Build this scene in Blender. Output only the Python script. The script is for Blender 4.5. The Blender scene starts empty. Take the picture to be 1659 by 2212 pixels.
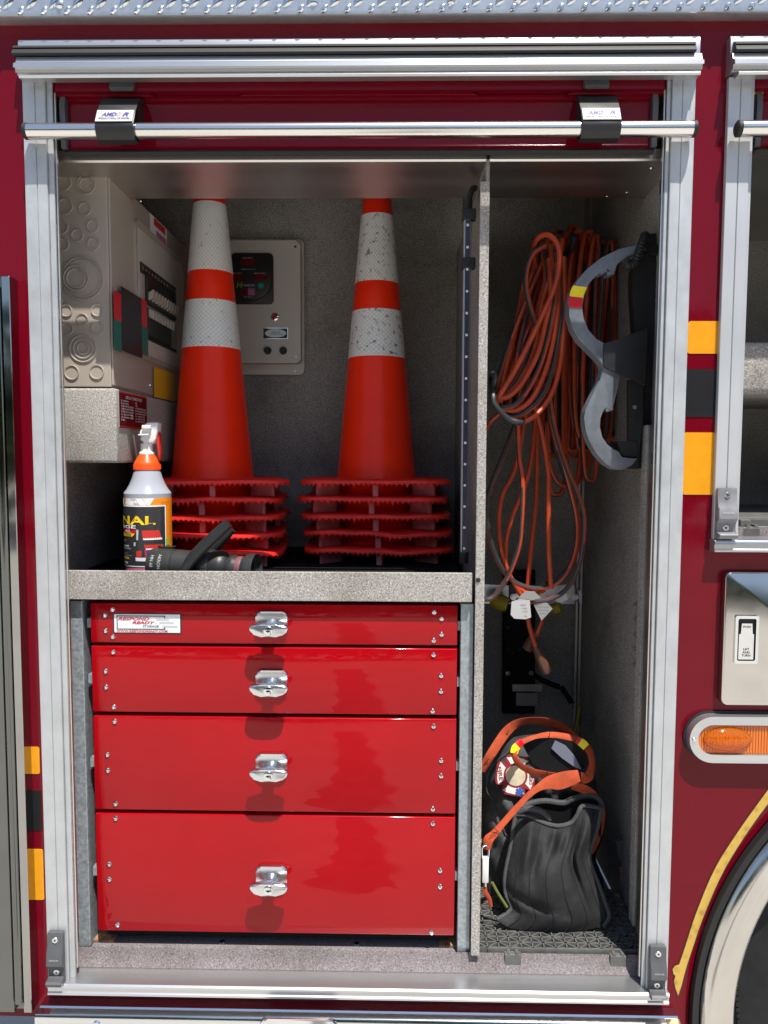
import bpy, bmesh, math, random
import numpy as np
from mathutils import Vector, Matrix
random.seed(7)
PI = math.pi
R = math.radians
scene = bpy.context.scene
COL = scene.collection

# ---------------------------------------------------------------- camera
FPX, CXP, CYP = 1662.0, 829.5, 1106.0          # focal length and centre in photo units (1659 x 2212)
CAM = Vector((0.668, -1.4, 1.591))
YAW, PITCH, ROLL = R(1.013), R(4.140), R(0.217)
_f = Vector((-math.sin(YAW)*math.cos(PITCH), math.cos(YAW)*math.cos(PITCH), -math.sin(PITCH)))
_r = Vector((math.cos(YAW), math.sin(YAW), 0))
_u = _r.cross(_f)
CR = math.cos(ROLL)*_r + math.sin(ROLL)*_u
CU = -math.sin(ROLL)*_r + math.cos(ROLL)*_u
CF = _f
cam_data = bpy.data.cameras.new('camera')
cam_data.sensor_fit = 'VERTICAL'
cam_data.sensor_height = 36.0
cam_data.lens = 36.0*FPX/2212.0
cam_data.clip_start = 0.05
cam_data.clip_end = 2000
cam = bpy.data.objects.new('camera', cam_data)
COL.objects.link(cam)
mw = Matrix((CR, CU, -CF)).transposed().to_4x4()
mw.translation = CAM
cam.matrix_world = mw
scene.camera = cam

# ---------------------------------------------------------------- sky, sun, exposure
SUNDIR = Vector((-0.44, 1.0, -2.42)).normalized()      # the way the light travels
EL = math.asin(-SUNDIR.z)
world = bpy.data.worlds.new('World')
scene.world = world
world.use_nodes = True
nt = world.node_tree
nt.nodes.clear()
sky = nt.nodes.new('ShaderNodeTexSky')
sky.sky_type = 'NISHITA'
sky.sun_disc = False
sky.sun_elevation = EL
sky.sun_rotation = math.atan2(-SUNDIR.x, -SUNDIR.y)
bg = nt.nodes.new('ShaderNodeBackground')
bg.inputs['Strength'].default_value = 0.10
wo = nt.nodes.new('ShaderNodeOutputWorld')
nt.links.new(sky.outputs[0], bg.inputs[0])
nt.links.new(bg.outputs[0], wo.inputs[0])
sun = bpy.data.lights.new('sun', 'SUN')
sun.energy = 5.0
sun.angle = R(0.5)
sun.color = (1.0, 0.955, 0.89)
so = bpy.data.objects.new('sun', sun)
COL.objects.link(so)
so.rotation_euler = SUNDIR.to_track_quat('-Z', 'Y').to_euler()
so.location = (2, -6, 9)
vs = scene.view_settings
vs.view_transform = 'Standard'
vs.look = 'None'
vs.gamma = 1.0
vs.use_curve_mapping = False
vs.exposure = 0.60

# ---------------------------------------------------------------- photo units to metres
def ray(u, v):
    return ((u-CXP)/FPX)*CR - ((v-CYP)/FPX)*CU + CF
def P(u, v, Y):                 # the point of that direction on the vertical plane Y
    d = ray(u, v); return CAM + d*((Y-CAM.y)/d.y)
def PW(u, v, X):                # on a side wall X
    d = ray(u, v); return CAM + d*((X-CAM.x)/d.x)
def PG(u, v, Z):                # on a level surface Z
    d = ray(u, v); return CAM + d*((Z-CAM.z)/d.z)
def zat(v, Y, u=829): return P(u, v, Y).z
def xat(u, Y, v=1100): return P(u, v, Y).x
def px(Y): return (Y-CAM.y)/FPX     # metres in one photo unit at depth Y

# ---------------------------------------------------------------- materials
def newmat(name):
    m = bpy.data.materials.new(name)
    m.use_nodes = True
    n = m.node_tree.nodes
    b = n['Principled BSDF']
    return m, m.node_tree, b
def _n(t, typ, **kw):
    n = t.nodes.new(typ)
    for k, v in kw.items():
        if hasattr(n, k): setattr(n, k, v)
        else: n.inputs[k].default_value = v
    return n
def rgba(c): return (c[0], c[1], c[2], 1)
def ramp(t, stops):
    r = t.nodes.new('ShaderNodeValToRGB')
    e = r.color_ramp.elements
    while len(e) < len(stops): e.new(0.5)
    for i, (p, c) in enumerate(stops):
        e[i].position = p; e[i].color = rgba(c)
    return r
def coords(t, scale=(1, 1, 1)):
    tc = t.nodes.new('ShaderNodeTexCoord')
    mp = t.nodes.new('ShaderNodeMapping')
    mp.inputs['Scale'].default_value = scale
    t.links.new(tc.outputs['Object'], mp.inputs[0])
    return mp
def M(name, col, rough=.5, metal=0, coat=0, coatr=.03, var=None, bump=None, spec=.5, trans=0, ior=1.45, stretch=(1, 1, 1), rvar=0, wave=None, emis=0):
    m, t, b = newmat(name)
    b.inputs['Base Color'].default_value = rgba(col)
    b.inputs['Roughness'].default_value = rough
    b.inputs['Metallic'].default_value = metal
    b.inputs['Specular IOR Level'].default_value = spec
    b.inputs['Coat Weight'].default_value = coat
    b.inputs['Coat Roughness'].default_value = coatr
    b.inputs['Transmission Weight'].default_value = trans
    b.inputs['IOR'].default_value = ior
    mp = None
    if var or bump or wave: mp = coords(t, stretch)
    if var:
        sc, am = var[0], var[1]
        nz = _n(t, 'ShaderNodeTexNoise'); nz.inputs['Scale'].default_value = sc; nz.inputs['Detail'].default_value = var[2] if len(var) > 2 else 5
        nz.inputs['Roughness'].default_value = .62
        t.links.new(mp.outputs[0], nz.inputs[0])
        lo = [max(0, c*(1-am)) for c in col]; hi = [min(1, c*(1+am)) for c in col]
        rp = ramp(t, [(.3, lo), (.7, hi)])
        t.links.new(nz.outputs[0], rp.inputs[0]); t.links.new(rp.outputs[0], b.inputs['Base Color'])
        if coat >= .3:
            cr = _n(t, 'ShaderNodeMapRange'); cr.inputs['From Min'].default_value = .42; cr.inputs['From Max'].default_value = .75; cr.inputs['To Min'].default_value = coatr; cr.inputs['To Max'].default_value = coatr+.16
            nc = _n(t, 'ShaderNodeTexNoise'); nc.inputs['Scale'].default_value = 14; nc.inputs['Detail'].default_value = 9; nc.inputs['Roughness'].default_value = .75
            t.links.new(mp.outputs[0], nc.inputs[0]); t.links.new(nc.outputs[0], cr.inputs[0]); t.links.new(cr.outputs[0], b.inputs['Coat Roughness'])
        if rvar:
            mr = _n(t, 'ShaderNodeMapRange'); mr.inputs['From Min'].default_value = .3; mr.inputs['From Max'].default_value = .7
            mr.inputs['To Min'].default_value = max(0, rough-rvar); mr.inputs['To Max'].default_value = min(1, rough+rvar)
            t.links.new(nz.outputs[0], mr.inputs[0]); t.links.new(mr.outputs[0], b.inputs['Roughness'])
    if bump:
        nz = _n(t, 'ShaderNodeTexNoise'); nz.inputs['Scale'].default_value = bump[0]; nz.inputs['Detail'].default_value = 3
        t.links.new(mp.outputs[0], nz.inputs[0])
        bp = _n(t, 'ShaderNodeBump'); bp.inputs['Strength'].default_value = bump[1]; bp.inputs['Distance'].default_value = bump[2]
        t.links.new(nz.outputs[0], bp.inputs['Height']); t.links.new(bp.outputs[0], b.inputs['Normal'])
        if coat and len(bump) > 3: t.links.new(bp.outputs[0], b.inputs['Coat Normal'])
    return m
def speckle(name, dark, mid, light, scale=330, rough=.8):
    m, t, b = newmat(name)
    mp = coords(t)
    n1 = _n(t, 'ShaderNodeTexNoise'); n1.inputs['Scale'].default_value = scale; n1.inputs['Detail'].default_value = 2.5; n1.inputs['Roughness'].default_value = .7
    n2 = _n(t, 'ShaderNodeTexNoise'); n2.inputs['Scale'].default_value = 5; n2.inputs['Detail'].default_value = 8; n2.inputs['Roughness'].default_value = .7
    t.links.new(mp.outputs[0], n1.inputs[0]); t.links.new(mp.outputs[0], n2.inputs[0])
    rp = ramp(t, [(.33, dark), (.46, mid), (.54, mid), (.68, light)])
    t.links.new(n1.outputs[0], rp.inputs[0])
    r2 = ramp(t, [(.30, (.62, .60, .57)), (.52, (.92, .91, .90)), (.75, (1, 1, 1))])
    t.links.new(n2.outputs[0], r2.inputs[0])
    mx = _n(t, 'ShaderNodeMix'); mx.data_type = 'RGBA'; mx.blend_type = 'MULTIPLY'; mx.inputs[0].default_value = 1
    t.links.new(rp.outputs[0], mx.inputs[6]); t.links.new(r2.outputs[0], mx.inputs[7])
    t.links.new(mx.outputs[2], b.inputs['Base Color'])
    b.inputs['Roughness'].default_value = rough; b.inputs['Specular IOR Level'].default_value = .3
    bp = _n(t, 'ShaderNodeBump'); bp.inputs['Strength'].default_value = .5; bp.inputs['Distance'].default_value = .0012
    t.links.new(n1.outputs[0], bp.inputs['Height']); t.links.new(bp.outputs[0], b.inputs['Normal'])
    return m
def collar_mat(name, dirt):
    m, t, b = newmat(name)
    tc = t.nodes.new('ShaderNodeTexCoord'); sp = t.nodes.new('ShaderNodeSeparateXYZ')
    t.links.new(tc.outputs['Object'], sp.inputs[0])
    def math_(op, a, c=None):
        n = t.nodes.new('ShaderNodeMath'); n.operation = op
        for i, q in enumerate((a, c)):
            if q is None: continue
            if isinstance(q, (int, float)): n.inputs[i].default_value = q
            else: t.links.new(q, n.inputs[i])
        return n.outputs[0]
    ang = math_('MULTIPLY', math_('ARCTAN2', sp.outputs[0], sp.outputs[1]), 36/(2*PI))
    zz = math_('MULTIPLY', sp.outputs[2], 95)
    def line(q): return math_('ABSOLUTE', math_('SUBTRACT', math_('FRACT', math_('ADD', q, 50)), .5))
    l = math_('MAXIMUM', line(math_('ADD', ang, zz)), line(math_('SUBTRACT', ang, zz)))
    lr = ramp(t, [(.40, (.82, .82, .80)), (.49, (.50, .50, .49))]); t.links.new(l, lr.inputs[0])
    mp = coords(t)
    nz = _n(t, 'ShaderNodeTexNoise'); nz.inputs['Scale'].default_value = 75; nz.inputs['Detail'].default_value = 7; nz.inputs['Roughness'].default_value = .75
    t.links.new(mp.outputs[0], nz.inputs[0])
    dr = ramp(t, [(.60-dirt*.11, (0, 0, 0)), (.68-dirt*.1, (1, 1, 1))]); t.links.new(nz.outputs[0], dr.inputs[0])
    mx = _n(t, 'ShaderNodeMix'); mx.data_type = 'RGBA'; t.links.new(dr.outputs[0], mx.inputs[0])
    t.links.new(lr.outputs[0], mx.inputs[6]); mx.inputs[7].default_value = rgba((.13, .11, .10))
    t.links.new(mx.outputs[2], b.inputs['Base Color'])
    b.inputs['Roughness'].default_value = .35
    bp = _n(t, 'ShaderNodeBump'); bp.inputs['Strength'].default_value = .35; bp.inputs['Distance'].default_value = .001
    t.links.new(lr.outputs[0], bp.inputs['Height']); t.links.new(bp.outputs[0], b.inputs['Normal'])
    return m

mt = {}
mt['maroon'] = M('maroon paint', (.125, .0006, .0075),   .4, 0, coat=.36, coatr=.015, spec=.05, var=(3, .10), bump=(9, .05, .002, 1))
mt['drawer'] = M('red drawer paint', (.305, .0011, .0048), .4, 0, coat=.48, coatr=.015, spec=.05, var=(5, .07), bump=(11, .06, .002, 1))
mt['rail'] = M('clear anodised aluminium', (.47, .48, .49), .45, .4, var=(12, .03), rvar=.05, stretch=(1, 1, .5))
mt['rail_dirty'] = M('anodised aluminium with water stains', (.45, .465, .475), .45, .4, var=(26, .10, 8), rvar=.06, stretch=(1, 1, .7))
mt['alu'] = M('satin aluminium', (.53, .54, .55), .3, .85, var=(60, .06), stretch=(.05, 1, 1))
mt['polish'] = M('polished aluminium', (.66, .67, .68), .12, 1, var=(20, .04), bump=(8, .03, .003), stretch=(.3, 1, 1))
mt['tread'] = M('tread plate aluminium', (.54, .55, .565), .26, .75, var=(30, .12), bump=(90, .12, .002))
mt['steel'] = M('brushed stainless steel', (.68, .66, .63), .36, 1, var=(8, .08), bump=(400, .05, .0006), stretch=(.04, 1, 1), rvar=.06)
mt['tube'] = M('stainless tube', (.72, .70, .67), .2, 1, var=(40, .06), stretch=(.05, 1, 1))
mt['mirror'] = M('mirror stainless steel', (.34, .34, .33), .06, 1, var=(5, .05), bump=(5, .06, .004))
mt['plate'] = M('scuffed stainless plate', (.54, .52, .49), .17, 1, var=(9, .08, 8), rvar=.06, bump=(6, .04, .004))
mt['chrome'] = M('chrome', (.70, .71, .72), .10, 1)
mt['satinchrome'] = M('satin chrome', (.64, .65, .66), .24, 1)
mt['galv'] = M('galvanised steel', (.31, .345, .365), .5, .5, var=(160, .28, 4), rvar=.1)
mt['speck'] = speckle('pale speckle coating', (.125, .115, .105), (.33, .312, .29), (.58, .56, .53))
mt['speck_wall'] = speckle('dark speckle coating', (.09, .086, .08), (.30, .286, .268), (.54, .52, .49))
mt['speck_sill'] = speckle('worn speckle coating', (.08, .068, .075), (.175, .155, .16), (.29, .265, .27))
mt['black'] = M('black plastic', (.016, .016, .017), .42, var=(40, .2))
mt['greyplastic'] = M('dark grey plastic', (.075, .078, .083), .45, var=(30, .15), bump=(300, .08, .001))
mt['rubber'] = M('black rubber seal', (.012, .012, .013), .6)
mt['dark'] = M('matt black coating', (.008, .008, .009), .75, spec=.2)
mt['matting'] = M('grey rubber matting', (.095, .095, .09), .6, var=(40, .25))
mt['tyre'] = M('tyre rubber', (.010, .010, .011), .75, spec=.3, var=(30, .3), bump=(120, .2, .001))
mt['cone'] = M('red orange pvc', (.96, .030, .006), .30, spec=.28, var=(16, .07, 9), bump=(60, .03, .002))
mt['conebase'] = M('scuffed red pvc', (.82, .022, .016), .5, var=(22, .22, 8), bump=(60, .2, .002))
mt['conefoot'] = M('dusty red pvc', (.55, .15, .15), .7, var=(30, .2))
mt['collar'] = collar_mat('reflective collar', .0)
mt['collar_dirty'] = collar_mat('scuffed reflective collar', .45)
mt['beige'] = M('beige enamel', (.34, .295, .25), .42, var=(4, .05), bump=(200, .04, .001))
mt['warmgrey'] = M('warm grey enamel', (.50, .47, .43), .4, var=(4, .04))
mt['redled'] = M('dark red display', (.13, .002, .006), .25)
mt['redpink'] = M('pink display', (.42, .10, .24), .4)
mt['teal'] = M('teal sticker', (.01, .30, .24), .5)
mt['lime'] = M('lime print', (.30, .42, .03), .5)
mt['redtape'] = M('red tape', (.50, .004, .012), .45)
mt['greentape'] = M('green tape', (.006, .12, .09), .5)
mt['white'] = M('white print', (.80, .80, .79), .5)
mt['badge'] = M('white badge', (.50, .50, .50), .5)
mt['olive'] = M('olive cord', (.12, .14, .03), .6)
mt['grey'] = M('grey print', (.45, .45, .45), .5)
mt['label'] = M('pale label', (.66, .69, .71), .35)
mt['inkred'] = M('red print', (.45, .006, .02), .5)
mt['inkblack'] = M('black print', (.015, .015, .018), .5)
mt['inkblue'] = M('blue print', (.06, .04, .25), .5)
mt['inkyellow'] = M('yellow print', (.85, .55, .01), .45)
mt['yellow'] = M('amber reflective sheet', (.66, .27, .002), .35, coat=.3, var=(60, .06))
mt['blacksheet'] = M('black reflective sheet', (.010, .010, .011), .45, spec=.25, var=(9, .2))
mt['tagyellow'] = M('yellow tag', (.62, .36, .015), .55)
mt['gold'] = None
mt['plaque'] = M('maroon plaque', (.045, .006, .012), .25)
mt['cord'] = M('orange cable jacket', (.40, .050, .014), .40, var=(30, .22), bump=(200, .05, .001))
mt['cordblack'] = M('black cable jacket', (.028, .03, .032), .45, var=(30, .2))
mt['cast'] = M('cast aluminium', (.155, .172, .195), .5, .35, var=(45, .18, 6), bump=(260, .15, .001))
mt['bag'] = None
mt['binding'] = M('black knit binding', (.06, .062, .064), .85, var=(300, .3), bump=(900, .6, .002))
mt['seam'] = M('black stitching', (.008, .008, .009), .9)
mt['strap'] = M('orange webbing', (.38, .058, .017), .85, var=(40, .22), bump=(900, .35, .001))
mt['tapeyellow'] = M('yellow tape', (.80, .62, .01), .4, var=(40, .08))
mt['patchred'] = M('maroon thread', (.22, .012, .02), .8)
mt['patchwhite'] = M('cream thread', (.66, .60, .55), .8, var=(200, .12))
mt['patchcentre'] = M('faded tan thread', (.46, .40, .28), .8, var=(25, .25, 2))
mt['patchblue'] = M('blue thread', (.03, .09, .35), .8)
mt['bottle'] = M('milky plastic', (.42, .44, .50), .28, trans=.25, ior=1.2)
mt['liquid'] = M('pink liquid in plastic', (.42, .12, .17), .25, coat=.4)
mt['orangecap'] = M('orange plastic', (.85, .09, .012), .32)
mt['whiteplastic'] = M('white plastic', (.68, .67, .66), .35)
mt['redplastic'] = M('red plastic', (.55, .03, .02), .35)
mt['labelorange'] = M('orange label', (.85, .24, .01), .35)
mt['labelblack'] = M('black label', (.03, .03, .034), .3)
mt['nozzle'] = M('dark grey anodised', (.045, .047, .045), .38, .35, var=(20, .15))
mt['nozzleblur'] = M('worn red band', (.17, .06, .075), .5)
mt['amber'] = M('amber lens', (1.0, .36, .01), .04, trans=.85, ior=1.45)
mt['amberdeep'] = M('amber reflector', (.58, .13, .002), .2, coat=.6)
mt['steelstrip'] = M('pale steel strip', (.50, .53, .58), .35, .7, var=(20, .1))
mt['brass'] = M('tarnished yellow metal', (.32, .26, .02), .5)
mt['silver'] = M('silver foil tag', (.42, .42, .42), .5, .2, bump=(30, .3, .004))
mt['plug'] = M('brown clear plug', (.13, .06, .035), .3, trans=.3)
mt['rust'] = M('rusty steel', (.28, .16, .09), .8, var=(60, .5))
mt['reflector'] = M('clear tube', (.42, .44, .47), .12, .4)
mt['ledboard'] = M('dark blue strip', (.03, .035, .06), .3)
mt['led'] = M('led chip', (.75, .75, .72), .4)
mt['concrete'] = M('sunlit concrete', (.47, .45, .41), .85, var=(1.2, .14, 9), bump=(30, .2, .01))
mt['darksteel'] = M('dark mirror steel', (.16, .165, .16), .08, 1, bump=(5, .06, .004))
mt['reflection_dark'] = M('dark reflection patch', (.13, .128, .125), .8, var=(6, .3))  # dark tone of the added ground patch mirrored in the drawers
mt['bluegrey'] = M('blue grey lining', (.16, .17, .23), .7)

def gold():
    m, t, b = newmat('gold leaf stripe')
    mp = coords(t)
    v = _n(t, 'ShaderNodeTexVoronoi'); v.inputs['Scale'].default_value = 60
    t.links.new(mp.outputs[0], v.inputs[0])
    rp = ramp(t, [(0, (.36, .20, .025)), (.5, (.58, .37, .06))]); t.links.new(v.outputs[0], rp.inputs[0])
    t.links.new(rp.outputs[0], b.inputs['Base Color'])
    b.inputs['Metallic'].default_value = .35; b.inputs['Roughness'].default_value = .35; b.inputs['Coat Weight'].default_value = .5
    return m
mt['gold'] = gold()
def bagmat(name, k):
    k = k*.85
    m, t, b = newmat(name)
    mp = coords(t)
    n1 = _n(t, 'ShaderNodeTexNoise'); n1.inputs['Scale'].default_value = 14; n1.inputs['Detail'].default_value = 9; n1.inputs['Roughness'].default_value = .7
    n2 = _n(t, 'ShaderNodeTexNoise'); n2.inputs['Scale'].default_value = 260; n2.inputs['Detail'].default_value = 3
    t.links.new(mp.outputs[0], n1.inputs[0]); t.links.new(mp.outputs[0], n2.inputs[0])
    rp = ramp(t, [(.38, (.017*k, .017*k, .019*k)), (.55, (.034*k, .035*k, .037*k)), (.76, (.095*k, .095*k, .098*k))]); t.links.new(n1.outputs[0], rp.inputs[0])
    t.links.new(rp.outputs[0], b.inputs['Base Color']); b.inputs['Roughness'].default_value = .78; b.inputs['Specular IOR Level'].default_value = .3
    bp = _n(t, 'ShaderNodeBump'); bp.inputs['Strength'].default_value = .25; bp.inputs['Distance'].default_value = .001
    t.links.new(n2.outputs[0], bp.inputs['Height']); t.links.new(bp.outputs[0], b.inputs['Normal'])
    return m
mt['bag'] = bagmat('black rubber', .72)
mt['bag_dusty'] = bagmat('dusty black rubber', 1.7)

# ---------------------------------------------------------------- mesh tools
def woff(o):
    v = Vector((0, 0, 0))
    while o: v += o.location; o = o.parent
    return v
def catmull(pts, n, closed=False):
    pts = [Vector(p) for p in pts]
    m = len(pts); out = []
    segs = m if closed else m-1
    for i in range(n):
        t = i/(n if closed else n-1)*segs
        k = min(int(t), segs-1); f = t-k
        g = lambda j: pts[j % m] if closed else pts[max(0, min(m-1, j))]
        p0, p1, p2, p3 = g(k-1), g(k), g(k+1), g(k+2)
        out.append(.5*((2*p1)+(p2-p0)*f+(2*p0-5*p1+4*p2-p3)*f*f+(3*p1-p0-3*p2+p3)*f**3))
    return out
class MB:
    def __init__(s): s.bm = bmesh.new(); s.mi = 0
    def _tag(s, verts):
        fs = set(f for v in verts for f in v.link_faces)
        for f in fs: f.material_index = s.mi
        return fs
    def box(s, x0, x1, y0, y1, z0, z1, b=0, seg=1):
        r = bmesh.ops.create_cube(s.bm, size=1)
        vs_ = r['verts']
        for v in vs_:
            v.co = Vector((x0+(v.co.x+.5)*(x1-x0), y0+(v.co.y+.5)*(y1-y0), z0+(v.co.z+.5)*(z1-z0)))
        s._tag(vs_)
        if b:
            es = list(set(e for v in vs_ for e in v.link_edges))
            r = bmesh.ops.bevel(s.bm, geom=es, offset=b, segments=seg, affect='EDGES', profile=.5)
            for f in r['faces']: f.material_index = s.mi
        return s
    def obox(s, c, ax, ay, az, b=0, seg=1):       # oriented box: centre and three half axes
        c, ax, ay, az = map(Vector, (c, ax, ay, az))
        r = bmesh.ops.create_cube(s.bm, size=2)
        for v in r['verts']:
            q = v.co.copy(); v.co = c+ax*q.x+ay*q.y+az*q.z
        s._tag(r['verts'])
        if b:
            es = list(set(e for v in r['verts'] for e in v.link_edges))
            rr = bmesh.ops.bevel(s.bm, geom=es, offset=b, segments=seg, affect='EDGES', profile=.5)
            for f in rr['faces']: f.material_index = s.mi
        return s
    def prism(s, pts, ext, b=0, seg=1, both=False):
        ext = Vector(ext)
        a = [s.bm.verts.new(Vector(p)) for p in pts]
        c = [s.bm.verts.new(Vector(p)+ext) for p in pts]
        n = len(a)
        fs = [s.bm.faces.new(a), s.bm.faces.new(c[::-1])]
        for i in range(n): fs.append(s.bm.faces.new((a[i], c[i], c[(i+1) % n], a[(i+1) % n])))
        for f in fs: f.material_index = s.mi
        if b:
            es = list(fs[0].edges)+(list(fs[1].edges) if both else [])
            rr = bmesh.ops.bevel(s.bm, geom=es, offset=b, segments=seg, affect='EDGES', profile=.5)
            for f in rr['faces']: f.material_index = s.mi
        return s
    def ring(s, outer, inner, ext):                # flat ring between two loops of equal length, extruded
        ext = Vector(ext); n = len(outer)
        A = [s.bm.verts.new(Vector(p)) for p in outer]; B = [s.bm.verts.new(Vector(p)) for p in inner]
        C = [s.bm.verts.new(Vector(p)+ext) for p in outer]; D = [s.bm.verts.new(Vector(p)+ext) for p in inner]
        for i in range(n):
            j = (i+1) % n
            for q in ((A[i], A[j], B[j], B[i]), (C[j], C[i], D[i], D[j]), (A[j], A[i], C[i], C[j]), (B[i], B[j], D[j], D[i])):
                s.bm.faces.new(q).material_index = s.mi
        return s
    def tube(s, pts, r, seg=8, closed=False, mats=None, twist=0, caps=True, flat=1):
        pts = [Vector(p) for p in pts]; n = len(pts)
        rings = []; up = None
        for i, p in enumerate(pts):
            if closed: d = (pts[(i+1) % n]-pts[i-1])
            else: d = pts[min(i+1, n-1)]-pts[max(i-1, 0)]
            d = d.normalized() if d.length > 1e-9 else Vector((0, 0, 1))
            if up is None:
                up = Vector((0, -1, 0)) if abs(d.y) < .9 else Vector((1, 0, 0))
            up = (up-d*up.dot(d))
            if up.length < 1e-6: up = d.orthogonal()
            up.normalize()
            side = d.cross(up)
            rr = r[i] if isinstance(r, (list, tuple)) else r
            rings.append([s.bm.verts.new(p+(up*math.cos(2*PI*k/seg)+side*math.sin(2*PI*k/seg)*flat)*rr) for k in range(seg)])
        for i in range(n if closed else n-1):
            a, c = rings[i], rings[(i+1) % n]
            for k in range(seg):
                f = s.bm.faces.new((a[k], a[(k+1) % seg], c[(k+1) % seg], c[k]))
                f.material_index = s.mi
                if mats: f.material_index = mats[(k+int(twist*i)) % seg]
        if caps and not closed:
            s.bm.faces.new(rings[0][::-1]).material_index = s.mi; s.bm.faces.new(rings[-1]).material_index = s.mi
        return s
    def lathe(s, prof, o=(0, 0, 0), axis=(0, 0, 1), seg=32, rfun=None, mats=None, a0=0, a1=2*PI):
        o = Vector(o); ax = Vector(axis).normalized()
        e1 = Vector((1, 0, 0)) if abs(ax.x) < .8 else Vector((0, 1, 0))
        e1 = (e1-ax*e1.dot(ax)).normalized(); e2 = ax.cross(e1)
        full = abs(a1-a0-2*PI) < 1e-6
        m = seg if full else seg+1
        rings = []
        for q, (r, z) in enumerate(prof):
            row = []
            if r < 1e-7:
                row = [s.bm.verts.new(o+ax*z)]*m
            else:
                for k in range(m):
                    a = a0+(a1-a0)*k/seg
                    rr = r*(rfun(a, q) if rfun else 1)
                    row.append(s.bm.verts.new(o+ax*z+(e1*math.cos(a)+e2*math.sin(a))*rr))
            rings.append(row)
        for i in range(len(prof)-1):
            for k in range(m if full else m-1):
                k2 = (k+1) % m
                vsx = [rings[i][k], rings[i][k2], rings[i+1][k2], rings[i+1][k]]
                uq = []
                for v in vsx:
                    if v not in uq: uq.append(v)
                if len(uq) > 2:
                    try: s.bm.faces.new(uq).material_index = mats[i] if mats else s.mi
                    except ValueError: pass
        return s
    def grid(s, rows, closed_u=False, thick=None):
        V = [[s.bm.verts.new(Vector(p)) for p in r] for r in rows]
        def quads(V, flip):
            for i in range(len(V)-1):
                n = len(V[i])
                for k in range(n if closed_u else n-1):
                    q = [V[i][k], V[i][(k+1) % n], V[i+1][(k+1) % n], V[i+1][k]]
                    s.bm.faces.new(q[::-1] if flip else q).material_index = s.mi
        quads(V, False)
        if thick is not None:
            th = Vector(thick)
            W = [[s.bm.verts.new(Vector(p)+th) for p in r] for r in rows]
            quads(W, True)
            m, n = len(V), len(V[0])
            loop = [(0, k) for k in range(n)]+[(i, n-1) for i in range(1, m)]+[(m-1, k) for k in range(n-2, -1, -1)]+[(i, 0) for i in range(m-2, 0, -1)]
            for a in range(len(loop)):
                (i, k), (j, l) = loop[a], loop[(a+1) % len(loop)]
                s.bm.faces.new((V[i][k], V[j][l], W[j][l], W[i][k])).material_index = s.mi
        return s
    def build(s, name, mats, parent=None, loc=None, smooth=35, label=None, raw=False):
        bmesh.ops.recalc_face_normals(s.bm, faces=s.bm.faces[:])
        off = woff(parent) if parent else Vector((0, 0, 0))
        if loc is not None: off = off+Vector(loc)
        if off.length and not raw: bmesh.ops.translate(s.bm, verts=s.bm.verts[:], vec=-off)
        me = bpy.data.meshes.new(name)
        s.bm.to_mesh(me); s.bm.free()
        for m in (mats if isinstance(mats, (list, tuple)) else [mats]): me.materials.append(mt[m] if isinstance(m, str) else m)
        if smooth:
            for p in me.polygons: p.use_smooth = True
            me.set_sharp_from_angle(angle=R(smooth))
        o = bpy.data.objects.new(name, me)
        COL.objects.link(o)
        if parent: o.parent = parent
        if loc is not None: o.location = loc
        if label: o['label'] = label
        return o
def tag(o, label, cat, group=None, kind=None):
    if label: o['label'] = label
    if cat: o['category'] = cat
    if group: o['group'] = group
    if kind: o['kind'] = kind
    return o
def thing(name, loc, label, cat, group=None):
    o = bpy.data.objects.new(name, None)
    COL.objects.link(o); o.location = loc; o.empty_display_size = .05
    return tag(o, label, cat, group, 'thing')
def inst(src, loc, parent, rot=None):
    c = src.copy(); COL.objects.link(c); c.parent = parent; c.location = Vector(loc)-woff(parent)
    if rot is not None: c.rotation_euler = rot
    return c
def rrect(cx, cz, w, h, r, y, n=5):        # rounded rectangle in the XZ plane at Y=y
    pts = []
    for sx, sz, a0 in ((1, 1, 0), (-1, 1, 90), (-1, -1, 180), (1, -1, 270)):
        for k in range(n+1):
            a = R(a0+90*k/n)
            pts.append(Vector((cx+sx*(w/2-r)+r*math.cos(a), y, cz+sz*(h/2-r)+r*math.sin(a))))
    return pts
def prect(u0, v0, u1, v1, Y, r=0, n=5):    # rounded rectangle from photo corners
    a = P((u0+u1)/2, (v0+v1)/2, Y); w = (u1-u0)*px(Y); h = (v1-v0)*px(Y)
    return rrect(a.x, a.z, w, h, max(r, 1e-4), Y, n if r else 1)
def circle(c, r, e1, e2, n=24):
    c, e1, e2 = Vector(c), Vector(e1), Vector(e2)
    return [c+(e1*math.cos(2*PI*k/n)+e2*math.sin(2*PI*k/n))*r for k in range(n)]
EX, EY, EZ = Vector((1, 0, 0)), Vector((0, 1, 0)), Vector((0, 0, 1))
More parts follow.
